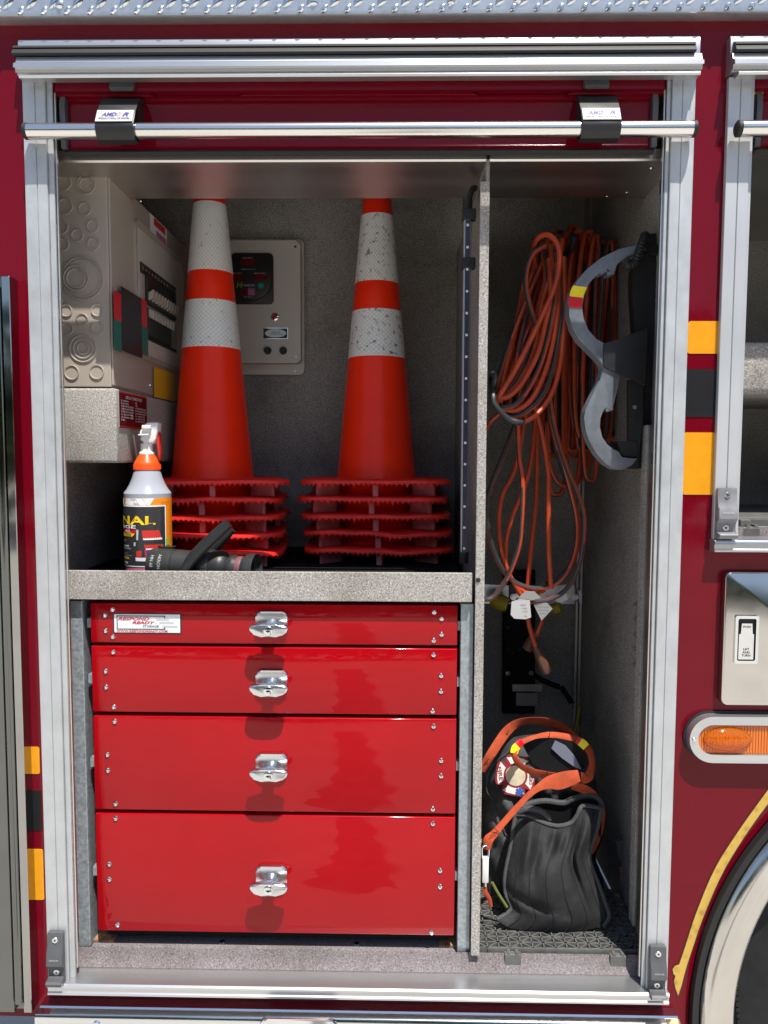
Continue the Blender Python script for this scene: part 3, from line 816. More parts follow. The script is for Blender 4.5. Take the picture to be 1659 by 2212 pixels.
# ================================================================ roll-up doors
def roll_door(x0, x1, label, brackets, lips, bar0, bar1):
    d = thing('roll_up_door', ((x0+x1)/2, .03, zat(330, .03)), label, 'roll-up door', 'roll-up doors lifted open')
    Y = .030
    b = MB()
    pf = [(Y, zat(324, Y)), (Y, zat(216, Y)), (Y-.004, zat(213, Y)), (Y-.004, zat(208, Y)), (Y+.006, zat(206, Y)), (Y+.008, zat(324, Y))]
    b.prism([(x0+.012, y, z) for y, z in pf], (x1-x0-.024, 0, 0)); b.build('bottom_slat', 'maroon', d)
    b = MB()
    pf = [(Y+.001, zat(205, Y)), (Y+.001, zat(172, Y)), (Y+.008, zat(160, Y)), (Y+.010, zat(160, Y)), (Y+.009, zat(205, Y))]
    b.prism([(x0+.008, y, z) for y, z in pf], (x1-x0-.016, 0, 0)); b.build('slat', 'maroon', d)
    for u0, u1, s0, s1 in lips:
        b = MB(); za, zb = zat(190, .02), zat(207, .02)
        xa, xb = P(u0, 198, .022).x, P(u1, 198, .022).x
        b.prism([(xa-s0*.012, .018, zb), (xb+s1*.012, .018, zb), (xb-s1*.012, .018, za), (xa+s0*.012, .018, za)], (0, .0115, 0), .0025, 2); b.build('slat_hook', 'maroon', d)
    b = MB()
    pf = [(Y-.004, zat(324, Y)-.0005), (Y-.006, zat(329, Y)), (Y, zat(336, Y)), (Y+.008, zat(329, Y)), (Y+.009, zat(324, Y)-.0005)]
    b.prism([(x0+.004, y, z) for y, z in pf], (x1-x0-.008, 0, 0)); b.build('bottom_seal', 'rubber', d)
    for xe, w in ((x0+.0015, .0095), (x1-.011, .0095)):
        b = MB(); b.prism([(xe, y, z) for y, z in ((.020, zat(323, Y)), (.016, zat(230, Y)), (.022, zat(196, Y)), (.038, zat(190, Y)), (.038, zat(323, Y)))], (w, 0, 0)); b.build('end_shoe', 'greyplastic', d)
    zb = zat(281, -.020); yb = -.020
    b = MB(); b.tube([(bar0, yb, zb), (bar1, yb, zb)], .0135, 32); b.build('lift_bar', 'tube', d)
    for xe, sg in ((bar0, -1), (bar1, 1)):
        b = MB(); b.lathe([(0, .004), (.008, .0036), (.0128, .001), (.0138, 0), (.0138, -.006)], (xe, yb, zb), (sg, 0, 0), 28); b.build('end_cap', 'rubber', d)
    for uc in brackets:
        c = P(uc, 270, -.025).x; hw = .0335
        br = bpy.data.objects.new('bar_bracket', None); COL.objects.link(br); br.parent = d; br.location = Vector((c, -.02, zb))-d.location
        # arm reaching forward and curl round the bar
        o_ = .020
        prof = [(.029, zat(210, .02)), (-.002, zat(211, 0)), (-.006, zat(214, -.006)), (-.045+o_, zat(236, -.025)), (-.058+o_, zat(262, -.038)), (-.0595+o_, zb), (-.056+o_, zb-.010), (-.049+o_, zb-.0185), (-.038+o_, zb-.0215), (-.028+o_, zb-.018), (-.022+o_, zb-.008)]
        inner = [(-.0255+o_, zb-.006), (-.0295+o_, zb-.0145), (-.039+o_, zb-.0175), (-.047+o_, zb-.015), (-.0525+o_, zb-.008), (-.0555+o_, zb), (-.054+o_, zat(262, -.034)), (-.043+o_, zat(238, -.023)), (-.005, zat(217, -.005)), (.029, zat(217, .02))]
        b = MB(); b.prism([(c-hw, y, z) for y, z in prof+inner], (2*hw, 0, 0), .0008, 1, True); b.build('bracket_strap', 'black', br)
        for xk in (c-hw*.9, c+hw*.9-.004):
            b = MB(); b.box(xk, xk+.004, -.003, .029, zat(262, 0), zat(212, 0)); b.build('bracket_cheek', 'black', br)
        a0 = Vector((c, -.0260, zat(237, -.025))); a1 = Vector((c, -.0388, zat(262, -.038)))
        up = (a0-a1).normalized(); mid = (a0+a1)/2; nr = EX.cross(up)
        b = MB(); b.obox(mid+nr*.0012, EX*(hw*.96), nr*.0006, up*((a0-a1).length*.47)); b.build('bracket_label', 'badge', br)
        hh = (a0-a1).length
        txt('AMD', mid+nr*.002+EX*(-hw*.30)+up*hh*.08, hh*.34, 'inkblue', br, w=hw*.78, up=up, shear=.35, bold=.035)
        txt('O', mid+nr*.002+EX*(hw*.20)+up*hh*.08, hh*.34, 'redpink', br, w=hw*.20, up=up, shear=.35)
        txt('R', mid+nr*.002+EX*(hw*.56)+up*hh*.08, hh*.34, 'inkblue', br, w=hw*.34, up=up, shear=.35, bold=.035)
        txt('SPECIALTY ROLL-UP DOORS', mid+nr*.002-up*hh*.26, hh*.16, 'inkblack', br, w=hw*1.6, up=up, bold=.02)
        # tab above
        tw = .0215
        b = MB(); b.prism([(c-tw, y, z) for y, z in ((.0175, zat(194, .015)), (.004, zat(194, .004)), (-.002, zat(186, 0)), (.002, zat(172, 0)), (.014, zat(165, .01)), (.0175, zat(165, .01)))], (tw*2, 0, 0), .003, 2, True)
        b.build('bracket_tab', 'greyplastic', br)
    return d
roll_door(.057, XR1-.057, 'maroon roll-up door raised above the open drawers, cones and cords', (252, 1296), ((112, 322, 0, 1), (530, 1018, 1, 1), (1236, 1437, 1, 0)), P(54, 281, -.02).x, P(1502, 281, -.02).x)
d2 = roll_door(X2+.056, 1.70, 'maroon roll-up door at the far right, cut off by the photo edge', (), ((1650, 1760, 0, 1),), P(1592, 281, -.02).x, 1.68)
b = MB(); b.prism([P(1627, 172, .022), P(1690, 172, .022), P(1690, 203, .022), P(1627, 203, .022)], (0, .002, 0)); b.build('reflective_sheet', 'yellow', d2)

# ================================================================ drawer cabinet
cab = thing('drawer_cabinet', (.43, .3, zfl), 'glossy red four drawer cabinet in galvanised frame under the speckled shelf', 'drawer cabinet')
YD = .061
b = MB()
for u0, u1, v in ((161, 193, 1650),):
    xa, xb = P(u0, v, .062).x, P(u1, v, .062).x
b.box(xa, xb-.006, .060, .063, zfl, zl0-.006, .001); b.box(xb-.0085, xb-.006, .063, .40, zfl, zl0-.006)
b.box(xa, xa+.0025, .063, .10, zfl, zl0-.006)
b.build('frame_post', 'galv', cab)
b = MB(); xa, xb = P(992, 1650, .062).x, P(1019, 1650, .062).x
b.box(xa, xb, .060, .063, zfl, zl0-.006, .001); b.box(xa, xa+.0025, .063, .40, zfl, zl0-.006)
b.build('frame_post', 'galv', cab)
b = MB(); b.box(P(152, 1650, .066).x, P(160, 1650, .066).x, .064, .40, zfl, zl0-.004); b.build('frame_liner', 'speck', cab)
for u0, u1 in ((194, 242), (948, 990)):
    p0, p1 = PG(u0, 2040, zfl), PG(u1, 2040, zfl); b = MB(); b.box(p0.x, p1.x, .0765, .14, zfl-.0018, zfl+.002); b.build('foot_plate', 'rust', cab)
xd0, xd1 = P(195.5, 1347, YD).x, P(988.5, 1347, YD).x
b = MB(); b.box(xd0+.012, xd1-.012, YD+.02, .46, zfl+.012, zl0-.012); b.build('cabinet_case', 'dark', cab)
dr = [(1305.5, 1391.5), (1398.5, 1541.5), (1550, 1753.5), (1761.5, 2016)]
hv = [1347, 1473, 1652, 1893]
riv_l = [[(243, 1317), (226, 1329.5), (227, 1363), (243, 1375.7)], [(244, 1409), (227, 1450.5), (228, 1485), (245, 1527.6)], [(247, 1559), (231, 1631), (232, 1665), (249, 1737)], [(249, 1768.6), (235, 1868), (235, 1900.6), (253, 1999)]]
riv_r = [[(938, 1323), (954, 1337), (954, 1371), (937, 1384)], [(936.6, 1415), (953, 1460), (952.6, 1494), (934.6, 1536.6)], [(936.6, 1569.6), (953, 1643.6), (953, 1677), (935, 1748.5)], [(935, 1780), (950.6, 1881.6), (950.6, 1916), (932, 2015)]]
rivm = None
names_d = ['shallow top drawer with the storage label', 'second drawer from the top', 'third drawer from the top', 'deep bottom drawer']
for i, (v0, v1) in enumerate(dr):
    z1, z0 = zat(v0, YD, 590), zat(v1, YD, 590)
    b = MB(); b.box(xd0, xd1, YD, YD+.05, z0, z1, .0022, 3)
    w_ = b.build('drawer', 'drawer', cab, label=names_d[i])
    b = MB(); b.box(xd0+.004, xd1-.004, YD+.0505, .45, z0+.006, z1-.012); b.build('drawer_box', 'dark', w_)
    for sx in (xd0-.010, xd1+.001):
        b = MB(); b.box(sx, sx+.009, YD+.008, .42, (z0+z1)/2-.011, (z0+z1)/2+.007); b.build('runner', 'galv', w_)
    for u_, v_ in riv_l[i]+riv_r[i]:
        p = P(u_, v_, YD-.002)
        if rivm is None:
            b = MB(); b.lathe([(0, -.0016), (.0016, -.0016), (.002, -.0030), (.0038, -.0024), (.0052, 0)], (0, 0, 0), (0, 1, 0), 14); rivm = b.build('rivet', 'chrome', w_, raw=True); rivm.location = Vector((p.x, YD-.0001, p.z))-woff(w_)
        else: inst(rivm, (p.x, YD-.0001, p.z), w_)
    # T handle
    hp = P(588, hv[i], YD); hx, hz = hp.x, hp.z
    b = MB(); b.prism(rrect(hx, hz+.002, .061, .046, .010, YD-.010), (0, .0099, 0), .004, 3); b.build('handle_base', 'satinchrome', w_)
    b = MB(); b.tube([(hx, YD-.009, hz-.001), (hx, YD-.030, hz-.001)], [.0135, .0105], 20); b.build('handle_neck', 'satinchrome', w_)
    gx, gz, yg = hx-.001, hz-.002, YD-.041
    out = []
    for sx, zs in ((1, 1), (1, -1), (-1, -1), (-1, 1)):
        seq = [(.0, .0085 if zs > 0 else .0170), (.014, .0085 if zs > 0 else .0150), (.028, .0075 if zs > 0 else .0105), (.0350, .0055 if zs > 0 else .0075), (.0372, .001)]
        if sx*zs < 0: seq = seq[::-1]
        for a, c in seq: out.append((gx+sx*a, yg, gz+zs*c))
    dd = []
    for q in out:
        if not dd or (Vector(q)-Vector(dd[-1])).length > 1e-5: dd.append(q)
    if (Vector(dd[0])-Vector(dd[-1])).length < 1e-5: dd.pop()
    b = MB(); b.prism(dd, (0, .014, 0), .004, 3, True); b.build('handle_grip', 'satinchrome', w_)
    b = MB(); b.lathe([(0, -.0025), (.0070, -.0025), (.0085, -.0018), (.0092, .0)], (gx, yg, gz-.003), (0, 1, 0), 28); b.build('lock_cylinder', 'chrome', w_)
    b = MB(); b.box(gx-.0040, gx+.0045, yg-.0032, yg-.0026, gz-.0043, gz-.0022); b.box(gx-.001, gx+.0012, yg-.0032, yg-.0026, gz-.0060, gz-.0010); b.build('keyhole', 'rubber', w_)
    if i == 0:
        c = P(317.5, 1347, YD-.002); lw_, lh_ = 151*px(YD), 45*px(YD); yl = YD-.0012
        b = MB(); b.prism(rrect(c.x, c.z, lw_, lh_, .0005, yl+.0004, 1), (0, .0006, 0)); b.build('label_border', 'inkblack', w_)
        b = MB(); b.prism(rrect(c.x, c.z, lw_*.965, lh_*.90, .0005, yl, 1), (0, .0004, 0)); b.build('drawer_label', 'label', w_)
        X = lambda t: c.x+(t-.5)*lw_
        Z = lambda t: c.z+(.5-t)*lh_
        yt = yl-.0001
        def bar(x0, x1, z0, z1, mname='inkblack'):
            q = MB(); q.box(X(x0), X(x1), yl-.0003, yl-.0001, Z(z1), Z(z0)); q.build('label_line', mname, w_)
        bar(.055, .765, .11, .155); bar(.055, .068, .155, .76); bar(.055, .765, .76, .80); bar(.75, .765, .155, .24); bar(.75, .765, .68, .76)
        for (a, c_, z_) in ((.63, .82, .29), (.68, .89, .46), (.725, .945, .65)): bar(a, c_, z_-.055, z_+.055, 'grey')
        T = lambda s_, x0, x1, zc_, h_, mm, sh_=.0, bo=.0: txt(s_, (X((x0+x1)/2), yt, Z(zc_)), h_*lh_, mm, w_, w=(x1-x0)*lw_, shear=sh_, bold=bo)
        T('RESPOND', .075, .535, .27, .16, 'inkred', .35, .03); T('READY', .28, .62, .46, .14, 'inkred', .35, .03); T('-', .63, .645, .49, .02, 'inkred')
        T('STORAGE', .44, .67, .64, .11, 'inkblack', 0, .01); T('WWW.RESPONDREADY.COM', .05, .80, .875, .11, 'inkred', .1, .03)

# ================================================================ breaker panel
XB = P(235, 600, .120).x
bz0, bz1 = zat(836, .120, 235), zat(366, .120, 235)
bp = thing('breaker_panel', ((XWL+XB)/2, .3, bz0), 'beige steel breaker panel with round knockouts above the speckled housing', 'breaker panel')
b = MB(); b.box(XWL+.001, XB, .120, .72, bz0, bz1, .0015); b.build('panel_case', 'beige', bp)
org = (86.4, 328.4)
ks = [(153, 195, (47,)), (290, 207, (60, 45)), (157, 343, (50,)), (283, 358, (42,)), (140, 473, (40,)), (333, 467, (40,)), (236, 525, (40,)), (145, 583, (40,)), (336, 580, (40,)), (120, 662, (15,)), (268, 795, (135, 118)), (228, 795, (82, 62)), (130, 932, (18,)),
      (165, 997, (40,)), (360, 995, (40,)), (264, 1052, (40,)), (172, 1110, (40,)), (362, 1107, (40,)), (270, 1235, (88, 65, 40)), (200, 1385, (48,)), (357, 1382, (48,))]
yk = .1199
for cx_, cy_, rs in ks:
    p = P(org[0]+cx_*.3438, org[1]+cy_*.3438, .120)
    pr = [(0, -.0006)]; lvl = 0
    for r_ in rs[::-1]:
        r_ = r_*.3438*px(.120)
        pr += [(max(r_-.0032, .001), -.0006), (r_-.0022, -.0026), (r_-.0008, -.0026), (r_, 0.0002)]
    b = MB(); b.lathe(pr, (p.x, yk+(-.0018 if cx_ == 228 else 0), p.z), (0, 1, 0), 32); b.build('knockout', 'beige', bp)
# cover
cv = MB(); cv.box(XB+.0002, XB+.004, .123, .717, bz0+.004, bz1-.004, .001); cov = cv.build('panel_cover', 'beige', bp)
XC = XB+.004
oy0, oy1 = PW(293, 560, XC).y, .62
oz1, oz0 = PW(294, 488, XC).z, PW(310, 765, XC).z
def yzr(y0, y1, z0, z1, r, x, n=5):
    return [Vector((x, q.x, q.z)) for q in rrect((y0+y1)/2, (z0+z1)/2, y1-y0, z1-z0, r, 0, n)]
b = MB(); b.ring(yzr(oy0-.012, oy1+.012, oz0-.012, oz1+.012, .020, XC+.006), yzr(oy0, oy1, oz0, oz1, .014, XC+.004), (-.006, 0, 0)); b.build('cover_frame', 'beige', bp)
b = MB(); b.prism(yzr(oy0, oy1, oz0, oz1, .014, XC+.0012), (-.001, 0, 0)); b.build('dead_front', 'warmgrey', bp)
by0, by1 = PW(300, 600, XC).y+.004, PW(378, 690, XC).y
by1 = min(by1, oy1-.01)
bt, bb = PW(300, 564, XC).z, PW(324, 737, XC).z
hgt = bt-bb
for z0, z1 in ((bt-.022, bt), (bb, bb+.022)):
    b = MB(); b.box(XC+.0013, XC+.0035, by0, by1, z0, z1); b.build('number_strip', 'inkblack', bp)
nb = 12
for k in range(nb):
    y_ = by0+(by1-by0)*(k+.5)/nb
    for row in (0, 1):
        zc_ = bt-.022-hgt*(.225+.43*row)+.004; hz = hgt*.19
        bm_ = 'beige' if (k in (0, nb-1)) or (row == 1 and k > 8) else 'black'
        b = MB(); b.box(XC+.0013, XC+.010 if bm_ == 'black' else XC+.004, y_-.0085*(by1-by0)/.2, y_+.0085*(by1-by0)/.2, zc_-hz, zc_+hz, .0008); br = b.build('breaker', bm_, bp)
        if bm_ == 'black':
            zt = zc_-hz*.35 if row == 0 else zc_+hz*.55
            b = MB(); b.obox((XC+.015, y_, zt), (.006, 0, -.003*(1 if row else -1)), (0, .0055, 0), (.001, 0, .009), .001); b.build('toggle', 'whiteplastic' if False else 'beige', br)
    txt(str(2*k+2), (XC+.0037, y_, bt-.011), .007, 'white', bp, right=EY); txt(str(2*k+1), (XC+.0037, y_, bb+.011), .007, 'white', bp, right=EY)
# colour-edged card, stickers, tag
def wcard(u0, v0, u1, v1, x, name, mname, th=.0008):
    um = (u0+u1)/2
    z1_, z0_ = PW(um, v0, x).z, PW(um, v1, x).z
    b = MB(); b.prism(yzrect(PW(u0, (v0+v1)/2, x).y, PW(u1, (v0+v1)/2, x).y, z0_, z1_, x), (-th, 0, 0)); return b.build(name, mname, bp)
XK = XC+.0095
wcard(263, 632, 306, 765, XK, 'card', 'inkblack')
wcard(247, 632, 262.5, 692, XK, 'card_edge', 'redtape'); wcard(247, 693, 262.5, 758, XK, 'card_edge', 'greentape')
wcard(306.5, 648, 318, 706, XK, 'card_edge', 'redtape'); wcard(306.5, 707, 320, 766, XK, 'card_edge', 'greentape')
wcard(325, 478, 360, 522, XC+.0013, 'sticker', 'label'); wcard(333, 482, 357, 497, XC+.002, 'sticker_band', 'redtape'); wcard(338, 508, 359, 520, XC+.002, 'sticker_band', 'redpink')
wcard(333, 800, 376, 862, XC+.004, 'yellow_tag', 'tagyellow', .0006)
for u_, v_ in ((304, 434), (324, 832), (391, 556)):
    p = PW(u_, v_, XC); b = MB(); b.lathe([(0, .003), (.003, .0025), (.0045, 0)], (XC, p.y, p.z), (1, 0, 0), 12); b.build('screw', 'chrome', bp)

# ================================================================ meter box on the back wall
YM = .700
mbx = thing('meter_box', (P(575, 800, YM).x, YB-.01, zat(800, YM, 575)), 'beige generator meter box with round black gauge on the back wall', 'meter box')
b = MB(); b.prism(prect(478, 522, 656, 806, .731, .012), (0, .012, 0), .003, 2); b.build('box_flange', 'warmgrey', mbx)
b = MB(); b.prism(prect(480, 524, 648, 781, YM, .010), (0, .0305, 0), .006, 3); b.build('box_body', 'warmgrey', mbx)
for u_, v_ in ((634, 801), (638, 533), (640, 772)):
    p = P(u_, v_, YM); b = MB(); b.lathe([(0, -.003), (.003, -.0025), (.0045, 0)], (p.x, YM-.0002 if v_ < 790 else .7308, p.z), (0, 1, 0), 12); b.build('screw', 'chrome', mbx)
k_ = .3438; og = (483.9, 328.4)
G = lambda a, c, Y=YM-.007: P(og[0]+a*k_, og[1]+c*k_, Y)
b = MB(); b.prism(prect(og[0]+45*k_, og[1]+640*k_, og[0]+308*k_, og[1]+950*k_, YM-.006, .012), (0, .0058, 0), .002, 2); b.build('gauge_bezel', 'black', mbx)
gc = G(165, 795); b = MB(); b.lathe([(0, -.004), (.0532, -.004), (.058, -.002), (.0595, 0)], (gc.x, YM-.0062, gc.z), (0, 1, 0), 56); b.build('gauge_face', 'black', mbx)
yf = YM-.0103
for a0, c0, a1, c1, mm in ((107, 672, 192, 712, 'redled'), (50, 770, 115, 806, 'redled'), (188, 770, 270, 806, 'redled'), (113, 865, 152, 902, 'redled'), (152, 865, 195, 902, 'redpink')):
    b = MB(); p0, p1 = G(a0, c0), G(a1, c1); b.box(p0.x, p1.x, yf-.0012, yf-.0001, p1.z, p0.z); b.build('display', mm, mbx)
p = G(233, 843); b = MB(); b.lathe([(0, -.0008), (.0074, -.0008), (.0076, 0)], (p.x, yf-.0001, p.z), (0, 1, 0), 20); b.build('round_sticker', 'teal', mbx)
for s_, a, c, h_, w_2, mm in (('FREQUENCY', 150, 666, 9, 66, 'grey'), ('1-800-713-1113', 150, 738, 7, 90, 'grey'), ('AMPS LINE 1', 78, 762, 8, 70, 'grey'), ('AMPS LINE 2', 226, 762, 8, 70, 'grey'), ('H', 98, 836, 36, 34, 'lime'), ('HARRISON', 155, 838, 14, 76, 'grey'), ('hydra-gen', 172, 857, 8, 40, 'grey'), ('AC VOLTS', 152, 911, 9, 52, 'grey')):
    q = G(a, c, yf); txt(s_, (q.x, yf-.0012, q.z), h_*k_*px(YM), mm, mbx, w=w_2*k_*px(YM), shear=.2 if s_ in ('H', 'HARRISON') else 0)
p = G(322, 1038, YM); b = MB(); b.lathe([(.0058, -.003), (.0062, -.007), (.0098, -.006), (.0105, 0)], (p.x, YM-.0001, p.z), (0, 1, 0), 24); b.build('lamp_ring', 'chrome', mbx)
b = MB(); b.lathe([(0, -.0075), (.003, -.0068), (.0058, -.004), (.0058, 0)], (p.x, YM-.0003, p.z), (0, 1, 0), 16); b.build('pilot_lamp', 'redplastic', mbx)
p = G(325, 1140, YM); b = MB(); b.prism(rrect(p.x, p.z, .0665, .0292, .001, YM-.0022, 1), (0, .002, 0)); b.build('name_plate_edge', 'chrome', mbx)
b = MB(); b.prism(rrect(p.x, p.z, .0628, .026, .001, YM-.003, 1), (0, .0007, 0)); b.build('name_plate', 'inkblack', mbx)
b = MB(); b.prism([(p.x+.0287*math.cos(a), YM-.0036, p.z+.0112*math.sin(a)) for a in [2*PI*k/32 for k in range(32)]], (0, .0005, 0)); b.build('name_plate_oval', 'label', mbx)
txt('GENERATOR', (p.x, YM-.0037, p.z+.0025), .0035, 'inkblack', mbx, w=.024); txt('PTO OPERATIONAL', (p.x, YM-.0037, p.z-.0025), .0035, 'inkblack', mbx, w=.034)
for a in (275, 372):
    p = G(a, 1248, YM); b = MB(); b.lathe([(0, -.014), (.007, -.014), (.0085, -.012), (.009, -.003), (.0105, 0)], (p.x, YM-.0001, p.z), (0, 1, 0), 24); b.build('knob', 'black', mbx)

# ================================================================ light strips
def strip(x, y, v0, v1, label, clamps, leds=True):
    z0, z1 = zat(v1, y), zat(v0, y)
    t = thing('light_strip', (x, y, z0), label, 'light strip', 'tube light strips beside the doors')
    b = MB(); b.tube([(x, y, z0+.012), (x, y, z1)], .0075, 14); b.build('clear_tube', 'reflector', t)
    b = MB(); b.box(x-.0045, x+.0045, y-.0088, y-.0078, z0+.02, z1-.02); b.build('led_board', 'black' if not leds else 'ledboard', t)
    if leds:
        n = 16
        for k in range(n):
            z = z1-.03-(z1-z0-.06)*k/(n-1); b = MB(); b.box(x-.0022, x+.0022, y-.0102, y-.0089, z-.0022, z+.0022); b.build('led', 'led', t)
    for v_ in clamps:
        z = zat(v_, y); b = MB(); b.box(x-.0105, x+.016, y-.0105, y+.010, z-.010, z+.010, .0015); b.build('clamp', 'black', t)
    b = MB(); b.tube([(x, y, z0), (x, y, z0+.022)], .0098, 14); b.tube([(x, y, z1-.004), (x, y, z1+.02)], .0095, 14); b.build('end_cap', 'rubber', t)
    return t
ls1 = strip(P(1006, 800, .12).x, .12, 455, 1215, 'clear tube light strip with white dots beside the cones', (465, 570))
zc = zat(440, .12)
b = MB(); xq = P(1006, 800, .12).x; b.tube(catmull([(xq, .12, zat(450, .12)), (xq+.003, .12, zat(430, .12)), (xq+.010, .13, zat(405, .12)), (xq+.018, .14, zat(400, .12))], 12), .006, 10); b.build('lead', 'rubber', ls1)
strip(XWR-.010, .085, 415, 1000, 'dark tube light strip beside the right hand rail near the spanners', (), False)
# ================================================================ traffic cones, two stacks of five
def sup(a, n=7.0):
    return 1/((abs(math.cos(a))**n+abs(math.sin(a))**n)**(1/n))
HB = .178
def base_mesh(seed, wear):
    rnd = random.Random(seed); NTH = 104; N = NTH*4
    tooth = [rnd.uniform(.0042, .0068) if rnd.random() > .08 else rnd.uniform(.008, .013) for _ in range(NTH)]
    ph = [rnd.uniform(0, 6.28) for _ in range(4)]
    b = MB(); rows = []
    def und(a): return wear*(.0010*math.sin(3*a+ph[0])+.0008*math.sin(5*a+ph[1])+.0006*math.sin(11*a+ph[2]))
    spec = [(.095, 0, -.009, 0), (.978, 1, -.0085, .3), (.992, 1, -.009, 1), (1.004, 1, -.0075, .55), (1.004, 1, -.005, 0), (.998, 1, -.0020, 0), (.975, 1, -.0003, 0), (.100, 0, .0008, 0)]
    for r, sq, z, dr in spec:
        row = []
        for k in range(N):
            a = 2*PI*k/N
            rr = HB*r*sup(a) if sq else r
            zz = z
            if sq:
                zz += und(a)
                if dr: zz -= dr*tooth[k//4]*(0, .42, 1, .42)[k % 4]
            row.append(Vector((rr*math.cos(a), rr*math.sin(a), zz)))
        rows.append(row)
    b.grid(rows, closed_u=True)
    return b
def foot(kind):
    b = MB()
    if kind == 'peg': b.box(-.0065, .0065, -.006, .006, -.0398, -.0118, .0015)
    else: b.box(-.004, .004, -.034, .034, -.0393, -.0118, .001)
    return b
def cone_thing(ax, ay, zt, rot, label, seed, wear, body_mats, hc=None):
    t = thing('traffic_cone', (ax, ay, zt), label, 'traffic cone', 'traffic cones in two nested stacks')
    t.rotation_euler = (0, 0, rot)
    bs = base_mesh(seed, wear).build('base', 'conebase', t, raw=True)
    k = 0
    for kind, pos in (('peg', [(0, -.155, 0), (.155, 0, PI/2), (0, .155, 0), (-.155, 0, PI/2)]), ('fin', [(.114, -.114, PI/4), (.114, .114, -PI/4), (-.114, .114, PI/4), (-.114, -.114, -PI/4)])):
        f0 = None
        for x, y, a in pos:
            if f0 is None:
                if kind in foots: f0 = foots[kind].copy(); COL.objects.link(f0)
                else: f0 = foot(kind).build('foot', 'conefoot', t, raw=True); foots[kind] = f0
                o = f0
            else: o = f0.copy(); COL.objects.link(o)
            o.parent = t; o.location = (x, y, 0); o.rotation_euler = (0, 0, a)
    if 'body' in foots and hc is None: o = foots['body'].copy(); COL.objects.link(o); o.parent = t
    else:
        b = MB(); r = lambda z: .0982-.0925*z
        b.lathe([(r(0)-.0022, -.01), (r(0)+.004, .0005), (r(.008), .008), (r(.3), .3), (r(.70), .70), (r(.711)-.004, .711), (r(.711)-.010, .712), (r(.70)-.012, .70), (r(.3)-.0022, .3), (r(0)-.0022, -.01)], (0, 0, 0), (0, 0, 1), 72)
        o = b.build('body', 'cone', t, raw=True); foots.setdefault('body', o)
    if hc:
        for z0, z1, mm in hc:
            b = MB(); rr = lambda z: r(z)+.0008
            b.lathe([(r(z0)-.0005, z0), (rr(z0), z0+.0003), (rr((z0+z1)/2), (z0+z1)/2), (rr(z1), z1-.0003), (r(z1)-.0005, z1)], (0, 0, 0), (0, 0, 1), 72)
            b.build('reflective_collar', mm, t, raw=True)
    return t
foots = {}
PITCH_C = .040
places = ['topmost', 'second from the top', 'middle', 'second from the bottom', 'lowest']
axR = CE-(859.4-813)*(1.4+.54)/FPX; axL = CE-(859.4-459)*(1.4+.475)/FPX
ztop = zshelf+5*PITCH_C
zRc = lambda v: zat(v, .54-.06, 813)-ztop
zLc = lambda v: zat(v, .475-.065, 459)-ztop
wr = [.4, .6, .7, 2.2, 2.0]
for i in range(5):
    cone_thing(axR+[0, -.002, .001, .004, .005][i], .54, ztop-i*PITCH_C, R([1, -1.5, 1, 2, 2.5][i]), 'orange traffic cone %s of the right hand stack by the divider' % (places[i] if i else 'topmost, scuffed white bands,'), 10+i, wr[i], None,
               None if i else [(zRc(769), zRc(665), 'collar_dirty'), (zRc(603), zRc(452), 'collar_dirty')])
for i in range(5):
    cone_thing(axL+[0, -.002, .002, -.001, .001][i], .475, ztop-i*PITCH_C+.0, R([13, 5, 4, 7, 5][i]), 'orange traffic cone %s of the left hand stack behind the spray bottle' % (places[i] if i else 'topmost, clean white bands,'), 40+i, [.5, 1.2, 1.2, 1, 1.8][i], None,
               None if i else [(zLc(748), zLc(643), 'collar'), (zLc(578), zLc(424), 'collar')])

# ================================================================ spray bottle
YS = .19
bc = P(320.5, 1150, YS); bx, by = bc.x, YS
kx = px(YS)
S = lambda y: P(320, 881.4+y*.164, YS).z
bt_ = thing('spray_bottle', (bx, by, zshelf), 'clear spray bottle of pink cleaner with orange collar and black label', 'spray bottle')
rad = lambda h: h*kx
zb0 = zshelf
b = MB(); b.lathe([(0, zb0), (rad(44), zb0), (rad(49), zb0+.003), (rad(49.5), zb0+.02), (rad(49.3), S(2060))], (bx, by, 0), (0, 0, 1), 56); b.build('liquid', 'liquid', bt_)
b = MB(); b.lathe([(rad(49.3), S(2060)), (rad(49.5), S(1160)), (rad(50), S(1120)), (rad(47.5), S(1095)), (rad(44), S(1070)), (rad(37.5), S(1000)), (rad(32), S(920)), (rad(28.5), S(850)), (rad(26), S(815)), (rad(18), S(800))], (bx, by, 0), (0, 0, 1), 56); b.build('bottle_shell', 'bottle', bt_)
b = MB(); b.lathe([(rad(26), S(815)), (rad(28), S(812)), (rad(28), S(735)), (rad(26.5), S(715)), (rad(16.5), S(610)), (rad(15), S(606))], (bx, by, 0), (0, 0, 1), 48)
cp = b.build('orange_collar', 'orangecap', bt_)
for k in range(40):
    a = 2*PI*k/40; b = MB() if k == 0 else b
    b.obox((bx+rad(28)*math.cos(a), by+rad(28)*math.sin(a), (S(812)+S(735))/2), (.0008*math.cos(a), .0008*math.sin(a), 0), (-.0009*math.sin(a), .0009*math.cos(a), 0), (0, 0, .0055))
rb_ = b.build('collar_ribs', 'orangecap', bt_); rb_['kind'] = 'stuff'
b = MB(); b.lathe([(rad(16.6), S(607)), (rad(16.6), S(590)), (rad(15.5), S(578)), (rad(13.2), S(570)), (rad(13), S(470)), (rad(11), S(465)), (0, S(462))], (bx, by, 0), (0, 0, 1), 40); b.build('pump_neck', 'whiteplastic', bt_)
